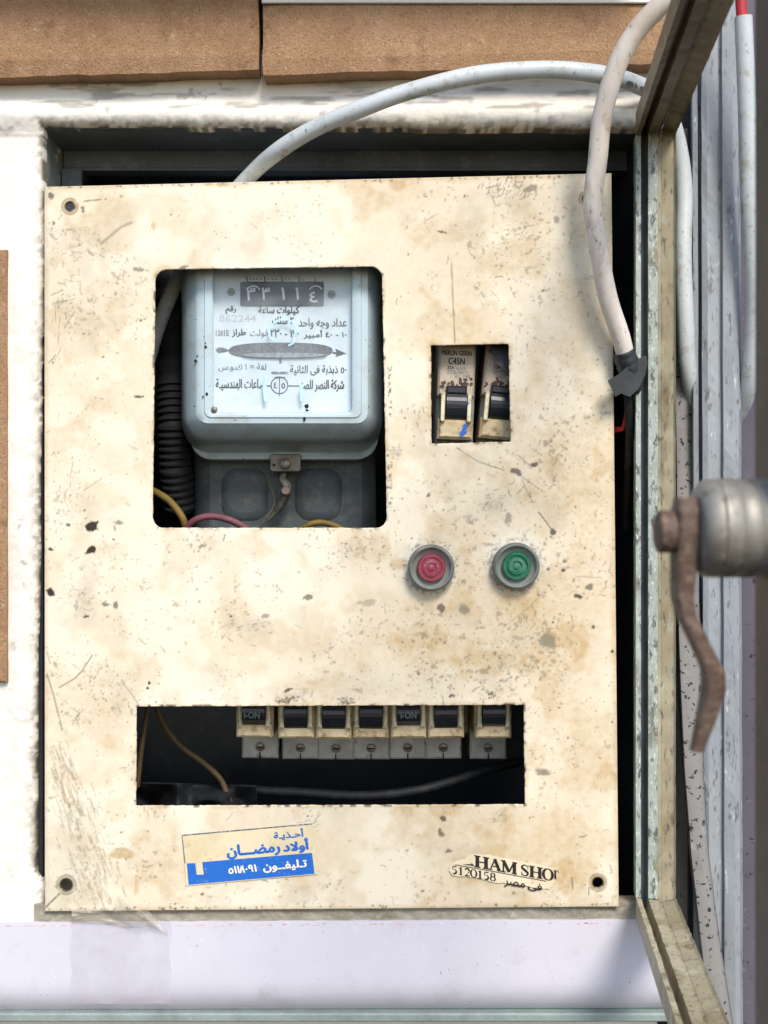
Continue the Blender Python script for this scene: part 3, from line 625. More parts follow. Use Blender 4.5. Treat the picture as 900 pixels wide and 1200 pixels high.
for (cx, cy, r) in ((542, 715, 6.5), (643, 752, 9), (637, 905, 8)): blob(grey, cx, cy, r, r*(.5 if cy > 900 else 1), .9, .6, .6); blob(dark, cx, cy, r*.9, r*(.45 if cy > 900 else .9), .45, .5, 1.1)
for (cx, cy, rx, ry, v) in ((145, 1000, 15, 6, 1.), (467, 217, 16, 10, .95), (262, 216, 6, 2.5, 1), (245, 216, 5, 1.5, .8), (160, 1036, 3.5, 14, .85), (466, 661, 12, 8, .7), (365, 800, 9, 3, .8), (180, 265, 3, 7, .7), (128, 868, 8, 10, .6), (446, 642, 12, 24, .55), (520, 965, 12, 18, .6)): blob(brown, cx, cy, rx, ry, v*1.5, .9, .5)
for p_, w_, v_ in (([(69, 806), (88, 795), (97, 785), (108, 768)], .6, .75), ([(55, 764), (59, 778)], .6, .6), ([(55, 790), (63, 816), (73, 856)], .7, .7), ([(98, 236), (118, 234)], .6, .85), ([(529, 308), (533, 402)], .6, .7), ([(535, 525), (560, 541), (590, 551)], .55, .65), ([(606, 555), (622, 566), (636, 576)], .5, .6), ([(612, 562), (619, 580), (624, 588)], .5, .6), ([(631, 600), (641, 613), (647, 622)], .6, .85), ([(608, 534), (617, 543), (625, 546)], .6, .8), ([(118, 286), (130, 276), (142, 266), (154, 261)], 1.6, .4), ([(60, 346), (74, 340)], .5, .6), ([(61, 356), (78, 352)], .5, .6), ([(70, 372), (68, 402)], .5, .45), ([(76, 384), (87, 366)], .5, .6), ([(54, 1063), (70, 1047)], .8, .85), ([(670, 1028), (671, 1042)], .6, .8), ([(690, 1040), (690, 1049)], .6, .8), ([(613, 266), (626, 264)], .5, .6), ([(500, 258), (512, 251)], .5, .5), ([(677, 676), (705, 677)], .5, .45), ([(669, 720), (672, 732), (669, 740)], .5, .6), ([(640, 690), (620, 712), (590, 735)], .5, .35), ([(98, 575), (120, 560)], .5, .5), ([(144, 800), (160, 822), (168, 836)], .6, .5), ([(240, 988), (268, 976)], .5, .4), ([(82, 560), (86, 540)], .5, .4)):
    line(dark, p_, w_, v_, .12)
line(pale, [(564, 224), (570, 216), (577, 208)], 1., 1., .1); line(pale, [(556, 236), (563, 252)], .8, 1., .1)
# scraped band down the lower left, scrapes at upper left
for i in range(230):
    t = rs.random(); px = 64+t*54+rs.gauss(0, 8+8*t); py = 872+t*180+rs.gauss(0, 6); l = rs.uniform(4, 18)
    line(dark, [(px, py), (px+l*.34, py+l)], rs.uniform(.35, .75), rs.uniform(.2, .55), .3)
for i in range(60):
    t = rs.random(); px = 66+t*50+rs.gauss(0, 7); py = 880+t*170; l = rs.uniform(5, 16); line(brown, [(px, py), (px+l*.32, py+l)], 1.4, rs.uniform(.4, .9), .2)
for i in range(46):
    px = 62+abs(rs.gauss(0, 22)); py = rs.uniform(290, 370); l = rs.uniform(4, 14); a = rs.choice((-.3, .2, 1.2, 1.6)); line(dark, [(px, py), (px+l*math.cos(a), py+l*math.sin(a))], .45, rs.uniform(.25, .6), .3)
for i in range(70):
    px = rs.gauss(600, 18); py = rs.gauss(222, 9); l = rs.uniform(2, 9); a = rs.gauss(2.2, .5); line(dark, [(px, py), (px+l*math.cos(a), py+l*math.sin(a))], .6, rs.uniform(.3, .8), .3)
for i in range(90):
    a = rs.uniform(0, 6.28); k = rs.choice((0, 1)); cx, cy = ((505, 665), (604, 663))[k]; r = rs.uniform(27, 36); blob(dark, cx+r*math.cos(a), cy+r*math.sin(a), rs.uniform(.4, 1.2), rs.uniform(.4, 1.2), rs.uniform(.3, .7), .9, .4)
# chipped rims
hd = plate_hole(GX, GY); chip = sstep(.56, .66, fbm(GX, GY, 7, 3, 400))
dark = np.maximum(dark, .85*chip*(1-sstep(.8, 3.2, hd))*(hd < 6)*(.35+.65*(fbm(GX, GY, 40, 2, 410) > .5)))
for (x0, y0, x1, y1, k) in ((454, 430, 459, 490, 26), (454, 530, 459, 600, 24), (325, 817, 352, 824, 26), (395, 818, 418, 825, 30), (525, 815, 535, 819, 8), (570, 812, 582, 819, 14), (182, 618, 250, 620, 5), (55, 1060, 720, 1066, 60), (55, 207, 700, 220, 50)):
    for i in range(k):
        px = rs.uniform(x0, x1); py = rs.uniform(y0, y1)
        if k in (60, 50): py = (1067-.0083*(px-52)-rs.uniform(0, 2.5)) if k == 60 else (219-.024*(px-52)+rs.uniform(.5, 3))
        blob(dark, px, py, rs.uniform(.6, 2.2), rs.uniform(.5, 1.5), rs.uniform(.5, .95), .4, .9, rs.uniform(0, 3))
for (hx, hy, hr) in HOLES:
    d = np.hypot(GX-hx, GY-hy); dark = np.maximum(dark, (.9*(1-sstep(hr+.8, hr+2.4, d))+.7*np.exp(-((d-hr-4)/.9)**2))*np.where(fbm(GX, GY, 6, 2, 420) > .4, 1, .45)*(d < hr+8)); brown += .9*(1-sstep(hr+1, hr+5, d))
# worn outer margin
ed = np.minimum(np.minimum(GX-52.3, (716.5+(GY-203)*.0099)-GX), np.minimum(GY-(219-(GX-52)*.024), (1068-(GX-52)*.008)-GY))
brown += .5*(1-sstep(0, 7, ed+(n2-.5)*10)); grey = np.clip(grey+.25*(1-sstep(0, 5, ed)), 0, 1)
# grime gathered round the cut-outs, lamps and holes, with short runs below them
near = np.exp(-np.maximum(hd, 0)/9.)*(fbm(GX, GY, 24, 4, 510)); brown += .55*sstep(.3, .62, near)
for (cx, cy) in ((505, 665), (604, 663)):
    d = np.hypot(GX-cx, GY-cy); ring = np.exp(-((d-30)/2.4)**2); dark = np.maximum(dark, .6*ring*sstep(.5, .62, fbm(GX, GY, 4, 3, 520))); brown += .5*np.exp(-((GX-cx)/24)**2-((GY-cy-42)/16)**2)*(.4+n2)
for (cx, y0, l, w, v) in ((77, 1045, 20, 5, .5), (82, 250, 34, 4, .4), (300, 620, 44, 9, .3), (420, 620, 60, 12, .45), (540, 520, 46, 8, .35), (580, 520, 30, 6, .3), (250, 945, 30, 8, .3), (470, 945, 40, 10, .4), (600, 945, 50, 9, .4), (700, 1042, 16, 4, .4), (350, 945, 24, 6, .3)):
    brown += v*np.exp(-((GX-cx-3*(n2-.5)*8)/w)**2)*sstep(y0-2, y0+3, GY)*(1-sstep(y0+l*.3, y0+l, GY))*(.5+n3)
# broad thumbed smears
for i in range(16):
    cx = rs.uniform(80, 700); cy = rs.uniform(230, 1040); a = rs.uniform(-.6, .6); L_ = rs.uniform(14, 46); u = (GX-cx)*math.cos(a)+(GY-cy)*math.sin(a); v = -(GX-cx)*math.sin(a)+(GY-cy)*math.cos(a)
    grey += rs.uniform(.08, .3)*np.exp(-(u/L_)**2-(v/rs.uniform(4, 10))**2)*sstep(.4, .6, fbm(u*.15+50, v, 3, 3, 530+i))
masks = np.stack([np.clip(dark, 0, 1), np.clip(brown, 0, 1.4)/1.4, np.clip(pale, 0, 1), np.clip(grey, 0, 1)], -1)
# sample at vertices (bilinear)
fx = np.clip(x-40, 0, len(xs)-1.01); fy = np.clip(y-195, 0, len(ys)-1.01); ix = fx.astype(int); iy = fy.astype(int); tx = (fx-ix)[:, None]; ty = (fy-iy)[:, None]
C = (masks[iy, ix]*(1-tx)+masks[iy, ix+1]*tx)*(1-ty)+(masks[iy+1, ix]*(1-tx)+masks[iy+1, ix+1]*tx)*ty
if len(pl.data.vertices) == len(C):
    for i_, nm in enumerate(('dirt_dark', 'dirt_brown', 'paint_pale', 'grey_dirt_shade')):
        at = pl.data.attributes.new(nm, 'FLOAT', 'POINT'); at.data.foreach_set('value', C[:, i_].astype(np.float32).ravel())
m = bpy.data.materials.new('panel_cream'); m.use_nodes = True; nt = m.node_tree; b = nt.nodes['Principled BSDF']
geo = nt.nodes.new('ShaderNodeNewGeometry')
rgb = nt.nodes.new('ShaderNodeRGB'); rgb.outputs[0].default_value = H('#e4dac5'); cur = rgb.outputs[0]
def attr(nm): a = nt.nodes.new('ShaderNodeAttribute'); a.attribute_name = nm; return a.outputs['Fac']
def mixin(fac, c, mul=1.0, nsc=None):
    global cur
    mth = nt.nodes.new('ShaderNodeMath'); mth.operation = 'MULTIPLY'; mth.inputs[1].default_value = mul; mth.use_clamp = True; nt.links.new(fac, mth.inputs[0]); f = mth.outputs[0]
    if nsc:
        nz = nt.nodes.new('ShaderNodeTexNoise'); nz.inputs['Scale'].default_value = nsc; nz.inputs['Detail'].default_value = 5; nt.links.new(geo.outputs['Position'], nz.inputs['Vector'])
        mr = nt.nodes.new('ShaderNodeMapRange'); mr.inputs[1].default_value = .3; mr.inputs[2].default_value = .65; mr.inputs[3].default_value = .72; mr.inputs[4].default_value = 1.1; nt.links.new(nz.outputs[0], mr.inputs[0])
        m2 = nt.nodes.new('ShaderNodeMath'); m2.operation = 'MULTIPLY'; m2.use_clamp = True; nt.links.new(f, m2.inputs[0]); nt.links.new(mr.outputs[0], m2.inputs[1]); f = m2.outputs[0]
    mx = nt.nodes.new('ShaderNodeMix'); mx.data_type = 'RGBA'; nt.links.new(f, mx.inputs[0]); nt.links.new(cur, mx.inputs[6]); mx.inputs[7].default_value = c; cur = mx.outputs[2]
mixin(attr('paint_pale'), H('#e6e2d4'), .9)
mixin(attr('dirt_brown'), H('#b79a6b'), .85, 260)
mixin(attr('grey_dirt_shade'), H('#a8a18e'), .8, 300)
da = attr('dirt_dark'); mixin(da, H('#33281f'), 1.0)
nt.links.new(cur, b.inputs['Base Color']); b.inputs['Roughness'].default_value = .5; b.inputs['Specular IOR Level'].default_value = .35
bp = nt.nodes.new('ShaderNodeBump'); bp.inputs['Strength'].default_value = .35; bp.inputs['Distance'].default_value = .0003; bp.invert = True; nt.links.new(da, bp.inputs['Height']); nt.links.new(bp.outputs[0], b.inputs['Normal'])
pl.data.materials.append(m)

# signal lamps
def lamp(cx, cy, lens, lab):
    c = P(cx, cy, 0)
    m = MB(); m.lathe((c.x, .003, c.z), (0, -1, 0), [(L(27.5), 0), (L(27.5), .0085), (L(26.6), .0098), (L(24.4), .0102)], 120, False, wob=lambda k: 1 if k % 2 else .965)
    o = m.build('indicator_lamp', M['bezel'], pl); o['label'] = lab
    m = MB(); m.lathe((c.x, .003, c.z), (0, -1, 0), [(L(24.4), .0102), (L(23.2), .0098), (L(22.4), .0080), (L(21), .0070), (L(16.6), .0060)], 48); m.build('ring', M['bezel_in'], o)
    m = MB(); m.lathe((c.x, .003, c.z), (0, -1, 0), [(L(16.8), .0055), (L(16.4), .0088), (L(15), .0098), (L(13.2), .0098), (L(12.6), .0088), (L(10.5), .0088), (L(9.8), .0101), (L(6.5), .0103), (L(6.1), .0094), (L(4), .0094), (L(3.4), .0102), (L(.6), .0104), (0, .0104)], 48); m.build('lens', M[lens], o)
    return o
lamp(505, 665, 'lens_red', 'signal lamp with red lens'); lamp(604, 663, 'lens_green', 'signal lamp with green lens')

# blue sticker: units run 0..1 across and down
def smap(u, v): return 213+153*u+5*v, 979-13.5*u+59*v
def spoly(mb, uv, d, fm=smap): mb.poly([P(*fm(u, v), d) for (u, v) in uv[::-1]])
DS = -.00075
m = MB(); spoly(m, [(0, 0), (1, 0), (1.01, 1), (.003, 1)], DS)
st = m.build('sticker', M['sticker'], pl); st['label'] = 'rectangular sticker with blue band and blue Arabic print'
m = MB(); spoly(m, [(.02, .56), (.085, .57), (.088, .80), (.142, .81), (.138, .56), (.98, .57), (.985, .985), (.02, .985)], DS-.00008); m.build('blue_band', M['ink_blue'], st)
m = MB(); LN = .016
spoly(m, [(.0, -.012), (1.0, -.012), (1., .012), (.0, .012)], DS-.00008); spoly(m, [(.0, .012), (.006, .012), (.01, .56), (.003, .56)], DS-.00008)
m.build('border_line', M['ink_soft'], st)
m = MB(); bs = .0045
def sbold(mb, body, u0, u1, v0, v1, d, bo, ar=True):
    # bold print from slightly shifted copies of the same glyphs, each a hair above the last
    for k_, (a_, b_) in enumerate(((-bo, 0), (bo, 0), (0, bo*2), (0, -bo*2))):
        letter_mesh(mb, body, u0+a_, u1+a_, v0+b_, v1+b_, d-k_*2e-5, smap, ar)
sbold(m, 'أحـذيـة', .70, .925, .07, .265, DS-.0001, .003)
sbold(m, 'أولاد', .765, .955, .27, .545, DS-.0001, .006)
sbold(m, 'رمضـــان', .335, .735, .28, .55, DS-.0001, .006)
m.build('blue_lettering', M['ink_blue'], st)
m = MB(); sbold(m, 'تـليفــون', .60, .93, .68, .88, DS-.00016, .0035)
for t_, a_, b_, v_ in (('٥١١', .335, .415, .14), ('٨', .420, .455, .14), ('٠٩١', .462, .545, .14)): sbold(m, t_, a_, b_, .70, .70+v_, DS-.00016, .003)
m.build('pale_lettering', M['sticker_white'], st)

# torn black print sticker: strokes drawn as ribbons
def tmap(x, y): return 530+x-.0*y, 1012+.18*x+y     # x along the print, y down
m = MB(); rr = random.Random(9); pts = []
for (x_, y_) in ((2, -2), (14, -8), (24, -15), (40, -17), (60, -18), (84, -17), (104, -17), (122, -16), (124, -8), (119, 2), (114, 9), (96, 10), (74, 12), (50, 12), (26, 13), (2, 15), (-4, 8)):
    pts.append((x_+rr.uniform(-1.5, 1.5), y_+rr.uniform(-1.5, 1.5)))
dense = []
for i in range(len(pts)):
    a, b_ = pts[i], pts[(i+1) % len(pts)]
    for k in range(5): t = k/5; dense.append((a[0]*(1-t)+b_[0]*t+rr.uniform(-.8, .8), a[1]*(1-t)+b_[1]*t+rr.uniform(-.8, .8)))
m.poly([P(*tmap(a, b_), DS) for (a, b_) in dense[::-1]])
tp = m.build('sticker', M['paper'], pl); tp['label'] = 'torn paper sticker with black serif print'
ZL = [0]
def ribbon(mb, pts, ws, d=DS-.00008):
    ZL[0] = (ZL[0]+1) % 12; d = d-ZL[0]*6e-6
    lft = []; rgt = []
    for i, (x_, y_) in enumerate(pts):
        a = pts[max(i-1, 0)]; c = pts[min(i+1, len(pts)-1)]; tx, ty = c[0]-a[0], c[1]-a[1]; l = math.hypot(tx, ty) or 1; w = (ws if not hasattr(ws, '__len__') else ws[i])/2
        lft.append((x_-ty/l*w, y_+tx/l*w)); rgt.append((x_+ty/l*w, y_-tx/l*w))
    n_ = len(pts); mb.add([P(*tmap(*q), d) for q in lft+rgt], [(i, i+1, n_+i+1, n_+i) for i in range(n_-1)])
def arc(cx, cy, rx, ry, a0, a1, n_=14): return [(cx+rx*math.cos(math.radians(a0+(a1-a0)*k/n_)), cy+ry*math.sin(math.radians(a0+(a1-a0)*k/n_))) for k in range(n_+1)]
def serif(ch, x0, w, b, h, mb):
    """bold roman capital: left x0, width w, baseline b, height h"""
    T = w*.26; t = max(.7, w*.085); X = lambda u: x0+u*w; Y = lambda v: b-v*h
    vst = lambda u, v0=0, v1=1, k=T: ribbon(mb, [(X(u), Y(v0)), (X(u), Y(v1))], k)
    sf = lambda u, v, k=.44: ribbon(mb, [(X(u)-k*w/2, Y(v)), (X(u)+k*w/2, Y(v))], t)
    if ch == 'H': vst(.2); vst(.8); ribbon(mb, [(X(.2), Y(.5)), (X(.8), Y(.5))], t); [sf(u, v) for u in (.2, .8) for v in (.03, .97)]
    if ch == 'A': ribbon(mb, [(X(.14), Y(0)), (X(.5), Y(1))], t*1.2); ribbon(mb, [(X(.47), Y(1)), (X(.84), Y(0))], T*.95); ribbon(mb, [(X(.28), Y(.34)), (X(.7), Y(.34))], t); sf(.13, .03, .34); sf(.84, .03, .4)
    if ch == 'M': vst(.14, k=t*1.2); vst(.84, k=T*.85); ribbon(mb, [(X(.14), Y(1)), (X(.5), Y(.08))], T*.8); ribbon(mb, [(X(.5), Y(.08)), (X(.82), Y(1))], t*1.2); sf(.14, .03, .3); sf(.84, .03, .34); sf(.12, .97, .26); sf(.86, .97, .3)
    if ch in 'O0':
        o_ = arc(X(.5), Y(.5), w*.40, h*.5, 0, 360, 26); ribbon(mb, o_, [t+(T-t)*abs(math.cos(2*math.pi*k/26))**1.5 for k in range(27)])
    if ch == 'S':
        p_ = arc(X(.5), Y(.73), w*.30, h*.24, -40, -190, 9)+[(X(.32), Y(.62)), (X(.5), Y(.52)), (X(.68), Y(.42))]+arc(X(.5), Y(.27), w*.32, h*.25, -10, 150, 9)
        n_ = len(p_); ribbon(mb, p_, [t*1.3+(T-t)*math.exp(-((k/(n_-1)-.5)/.22)**2) for k in range(n_)]); vst(.83, .66, .98, t); vst(.17, .02, .34, t)
    if ch == 'P': vst(.24, .2, 1); sf(.24, .97, .5); ribbon(mb, [(X(.3), Y(.97)), (X(.55), Y(.95)), (X(.7), Y(.85))], [t, t*1.4, t])
    if ch == '1': vst(.5); ribbon(mb, [(X(.22), Y(.82)), (X(.5), Y(1))], t); sf(.5, .03, .6)
    if ch == '5': ribbon(mb, [(X(.25), Y(.93)), (X(.8), Y(.93))], t*1.8); ribbon(mb, [(X(.27), Y(.97)), (X(.22), Y(.55))], t*1.2); p_ = [(X(.22), Y(.55))]+arc(X(.42), Y(.31), w*.34, h*.30, -70, 130, 12); ribbon(mb, p_, [t]+[t+(T-t)*math.sin(math.pi*k/12)**1.2 for k in range(13)])
    if ch == '2': p_ = arc(X(.48), Y(.70), w*.30, h*.27, -170, 20, 10)+[(X(.55), Y(.33)), (X(.2), Y(.05))]; ribbon(mb, p_, [t*1.4]+[t+(T-t)*math.sin(math.pi*k/11)for k in range(1, 12)]+[t]); ribbon(mb, [(X(.18), Y(.06)), (X(.85), Y(.06))], t*2)
    if ch == '8':
        for (v, rx, ry) in ((.74, .27, .25), (.26, .33, .27)): ribbon(mb, arc(X(.5), Y(v), w*rx, h*ry, 0, 360, 18), [t+(T-t)*.75*abs(math.cos(2*math.pi*k/18)) for k in range(19)])
m = MB()
ribbon(m, [(13, -1.0), (20, -2.2), (25, -2.4)], [.6, 1.6, 2.2]); ribbon(m, [(22.5, -4.5), (25, -2.0)], .9)
xx = 26
for ch, w in (('H', 17), ('A', 15.5), ('M', 18.5)): serif(ch, xx, w, -.9, 13.5, m); xx += w-.6
xx = 79.5
for ch, w in (('S', 11), ('H', 15.5), ('O', 13.5), ('P', 9)): serif(ch, xx, w, -.9, 13, m); xx += w-.3
ribbon(m, [(3, .9), (40, .6), (80, .8), (110, .9)], 1.0)
xx = -1.5
for ch in '5120158': serif(ch, xx, 8.2, 11.6, 9.2, m); xx += 7.5
letter_mesh(m, 'مصر', 61, 85, 8.5-.5, 16, DS-.00008, tmap, True, .3); letter_mesh(m, 'فى', 89, 105, 5.5, 15, DS-.00013, tmap, True, .3)
m.build('black_lettering', M['serif_ink'], tp)

# ------------------------------------------------------------------ electricity meter
met = thing('electricity_meter', P(332, 640, .05), 'blue grey electricity meter with round-cornered cover behind the large cutout', 'meter')
lo = [(250.5, 412, 298, 483, 5, .0185), (250, 412.5, 297, 483.5, 5, .0128), (248, 414.5, 295, 485.5, 6, .0120), (240, 423, 288, 489, 8, .0120), (239, 424, 287.5, 490, 8.5, .0127), (231, 431, 286, 496, 13, .0131), (229, 433, 286, 498, 15, .0142), (219, 442, 283, 512, 24, .020), (214, 446.5, 280, 518, 29, .030), (212.5, 448, 278, 524, 31, .042), (215, 446, 277, 530, 30, .049), (222, 443, 276, 531, 27, .0495), (223, 443, 275, 538, 25, .050), (224, 442, 275, 540, 24, .053), (224, 442, 275, 540, 24, .10)]
m = MB(); m.loft([rrect(*l) for l in lo], cap1=True); m.build('cover', M['meter'], met)
m = MB(); m.loft([rrect(246, 424, 500, 680, 22, .0635), rrect(236, 433, 500, 690, 24, .0655), rrect(228, 440, 500, 690, 26, .072), rrect(226, 441, 498, 690, 26, .11)], cap0=True, cap1=True); base = m.build('base', M['meter_base'], met)
for (a, b_) in ((258, 316), (344, 402)):
    m = MB(); m.loft([rrect(a+10, b_-10, 558, 600, 14, .0615), rrect(a+4, b_-4, 551, 608, 17, .0622), rrect(a, b_, 547, 612, 18, .0645), rrect(a, b_, 547, 612, 18, .066)], cap0=True); m.build('pad', M['meter_base'], base)
m = MB(); m.loft([rrect(317, 352, 533, 552, 3, .0455), rrect(316, 353, 532, 554, 4, .047), rrect(316, 353, 532, 554, 4, .064)], cap0=True); hs = m.build('hasp', M['hasp'], met)
m = MB(); c = P(334, 544, .0455); m.lathe(c, (0, -1, 0), [(L(7), 0), (L(6.6), .0012), (L(5), .0016), (0, .0016)], 18); m.build('screw', M['screw'], hs)
m = MB(); c = P(321, 545, .0452); m.lathe(c, (0, -1, 0), [(L(2), 0), (0, .0001)], 10); m.build('hole', M['slot'], hs)
m = MB(); m.tube([P(334, 552, .05), P(331, 562, .048), P(336, 570, .047), P(333, 585, .048), P(325, 598, .05), P(312, 612, .052)], [.0016, .0022, .003, .0028, .0018, .0008], 8, 5); m.tube([P(322, 548, .046), P(316, 566, .05), P(322, 590, .052), P(306, 616, .054)], .0007, 6, 4); m.build('lead_seal', M['hasp'], met)
m = MB(); c = P(335, 576, .0445); m.lathe(c, (0, -1, .3), [(0, .002), (.0022, .002), (.003, .001), (.003, -.001), (0, -.002)], 10); m.build('seal_tag', mat('seal_pink', H('#5f5048'), .6, layers=[(300, .45, .6, H('#5c463c'), .8)]), met)
# nameplate, print
PD = .0182
m = MB(); m.poly([P(249, 485, PD), P(414, 485, PD), P(414, 296, PD), P(249, 296, PD)]); np_ = m.build('nameplate', M['plate'], met)
m = MB(); m.loft([rrect(283, 378, 331.5, 357.5, 1.5, PD-.0012), rrect(281.5, 379.5, 330, 359, 2, PD-.0002)], cap0=True); reg = m.build('register', M['register'], np_)
mid = MB()
for (ch, a, b_, y0, y1) in (('٣', 289, 299, 337, 352), ('٣', 307, 316, 337, 351), ('١', 330, 333.5, 337, 351), ('١', 346.5, 350, 337, 351), ('٤', 363, 372, 342, 354)):
    m = MB(); letter_mesh(m, ch, a, b_, y0, y1, PD-.0013, None, True, .35); m.build('digit', M['digit'], reg)
for (cx) in (297, 370):
    m = MB()
    for q in range(10):
        a0 = math.radians(200+14*q); a1 = math.radians(200+14*(q+1)); r0, r1 = 7, 8.4
        m.poly([P(cx+r_*math.cos(a_), 342+r_*math.sin(a_)*.9, PD-.0013) for r_, a_ in ((r0, a1), (r1, a1), (r1, a0), (r0, a0))])
    m.build('register_arc', M['digit'], reg)
for (cx, cy) in ((271, 342), (388.5, 345)):
    m = MB(); m.lathe(P(cx, cy, PD-.0002), (0, -1, 0), [(L(5), 0), (L(4.6), .0009), (L(3), .0012), (0, .0012)], 16); sc_ = m.build('screw', M['screw'], np_)
    m = MB(); q = P(cx, cy, PD-.0015); m.box((q.x-L(3), PD-.0017, q.z-L(.6)), (q.x+L(3), PD-.0014, q.z+L(.6))); m.build('slot', M['slot'], np_)
ID = PD-.00015
m = MB()
for (t_, a, b_, y0, y1) in (('١٠٠٠٠', 288, 307, 324, 329.5), ('١٠٠٠', 309, 325, 324.3, 329.8), ('١٠٠', 329, 340, 324.6, 330), ('١٠', 349, 356, 325, 330.4), ('١', 368.5, 370, 325.5, 331)): letter_mesh(m, t_, a, b_, y0, y1, ID, None, False, .25)
letter_mesh(m, 'كيلوات ساعة', 303, 350.5, 357.5+1.5, 369.5, ID, None, True, .4); letter_mesh(m, 'رقم', 264.5, 276.5, 358.5, 368, ID, None, True, .4)
letter_mesh(m, 'عداد وجه واحد', 350, 406, 373, 385.5, ID, None, True, .3); letter_mesh(m, '٢ سلك', 319, 344, 371, 380, ID, None, True, .25)
letter_mesh(m, '١٠ - ٤٠ أمبير', 356, 406, 387, 397, ID, None, True, .3); letter_mesh(m, '١٩٠ - ٢٣٠', 317, 350, 386, 395, ID, None, True, .25); letter_mesh(m, 'طراز', 272, 288, 385.5, 395, ID, None, True, .4)
letter_mesh(m, '٥٠ ذبذبة فى الثانية', 340, 406, 428, 440, ID, None, True, .25)
letter_mesh(m, 'شركة النصر للصنـ', 351, 403, 445, 459, ID, None, True, .35); letter_mesh(m, 'ـاعات الهندسيـة', 253, 306, 444, 458, ID, None, True, .35)
q = P(0, 452.5, ID); m.poly([P(305, 453, ID), P(318, 453, ID), P(318, 451.6, ID), P(305, 451.6, ID)]); m.poly([P(338, 453, ID), P(352, 453, ID), P(352, 451.6, ID), P(338, 451.6, ID)])
for q in range(24):
    a0 = 2*math.pi*q/24; a1 = 2*math.pi*(q+1)/24; m.poly([P(327.5+r_*math.cos(a_), 451.5+r_*math.sin(a_), ID) for r_, a_ in ((9.2, a1), (10.4, a1), (10.4, a0), (9.2, a0))])
m.poly([P(327, 464, ID-2e-5), P(328, 464, ID-2e-5), P(328, 441, ID-2e-5), P(327, 441, ID-2e-5)]); letter_mesh(m, '٥', 330, 334, 449, 455, ID, None, True, .3); letter_mesh(m, '٤', 321, 325, 448, 455, ID, None, True, .2)
m.build('printed_text', M['ink'], np_)
m = MB(); letter_mesh(m, 'فولت', 293, 314, 386, 396, ID, None, True, .2); letter_mesh(m, '1581E', 253, 268, 387, 393.5, ID, None, False, .15); letter_mesh(m, 'لفة = ١ ك.و.س', 256, 312, 426, 435.5, ID, None, True, .2)
m.poly([P(318, 438.5, ID), P(338, 438.5, ID), P(338, 435.5, ID), P(318, 435.5, ID)]); m.poly([P(322, 443.5, ID), P(334, 443.5, ID), P(334, 441.5, ID), P(322, 441.5, ID)])
m.build('worn_text', M['ink_soft'], np_)
m = MB(); letter_mesh(m, '862244', 257, 300, 369, 377, ID, None, False, .2); m.build('faint_number', M['ink_faint'], np_)
# disc window and arrows
m = MB()
def ell(cx, cy, rx, ry, d, e=2.6, n_=48): return [P(cx+rx*math.copysign(abs(math.cos(a))**(2/e), math.cos(a)), cy+ry*math.copysign(abs(math.sin(a))**(2/e), math.sin(a)), d) for a in [2*math.pi*k/n_ for k in range(n_)]]
m.poly(ell(329, 411, 61, 9.6, ID-.00005)[::-1]); dsl = m.build('disc_window', M['disc_dark'], np_)
m = MB(); m.loft([ell(333, 416.2, 47, 2.6, ID-.0016, 2), ell(333, 416.2, 50, 3.4, ID-.0010, 2), ell(333, 416.2, 50, 3.4, ID-.0001, 2)], cap0=True); m.build('rotor_disc', M['disc'], np_)
m = MB()
for pts in (((268, 410), (262, 407.5), (256, 407), (252, 410), (256, 414), (262, 413), (268, 411.5)), ((390, 412), (394, 412.6), (393, 408.6), (406, 414.2), (393, 418.5), (394, 415), (390, 414.6))):
    m = MB(); m.poly([P(a, b_, ID) for a, b_ in pts[::-1]]); m.build('disc_arrow', M['disc_dark'], np_)
m = MB()
m.poly([P(327, 426, ID), P(330, 426, ID), P(330, 420.8, ID), P(327, 420.8, ID)]); m.build('disc_mark', M['disc_dark'], np_)
m = MB(); m.loft([rrect(250.5, 412, 299, 482.5, 5, .0140), rrect(250.5, 412, 299, 482.5, 5, .0150)], cap0=True, cap1=True); gl = m.build('window_pane', M['glass'], met)
m = MB(); GD = .01385
def mk(pts, w):
    for (x0, y0), (x1, y1) in zip(pts[:-1], pts[1:]):
        l = math.hypot(x1-x0, y1-y0); nx_, ny_ = -(y1-y0)/l*w/2, (x1-x0)/l*w/2; LAY[0] = (LAY[0]+1) % 8; d = GD-LAY[0]*4e-6
        m.poly([P(x0-nx_, y0-ny_, d), P(x1-nx_, y1-ny_, d), P(x1+nx_, y1+ny_, d), P(x0+nx_, y0+ny_, d)])
for st_, w_ in (([(311, 442), (310, 456), (312, 470)], 4.5), ([(353, 450), (354, 470)], 4.2), ([(342, 377), (333, 373), (322, 377), (316, 386), (316, 394), (322, 400)], 2.2), ([(343, 378), (346, 390), (344, 402), (338, 405)], 2.0)):
    m = MB(); mk(st_, w_); m.build('marker_stroke', M['marker'], gl)
m = MB(); c = P(251, 480, .0121); m.lathe(c, (0, -1, 0), [(L(4), 0), (L(3.4), .001), (0, .0014)], 14); m.build('rivet', M['screw'], met)
m = MB()
for (px, py, r) in ((229, 423, 2), (231, 417, 1.2), (241, 407, 1.6), (241, 402, 1), (242, 462, 1.8), (238, 465, 1.2), (359, 476, 2.6), (360, 481, 2), (357, 491, 2), (357, 492, 1.2), (228, 476, 1.2)):
    m.poly([P(px+r*rnd.uniform(.6, 1.3)*math.cos(a), py+r*rnd.uniform(.6, 1.5)*math.sin(a), .0118 if 236 < px < 427 else .0125) for a in [2*math.pi*k/7 for k in range(7)]][::-1])
tag(m.build('paint_speck', M['slot'], met), kind='stuff')

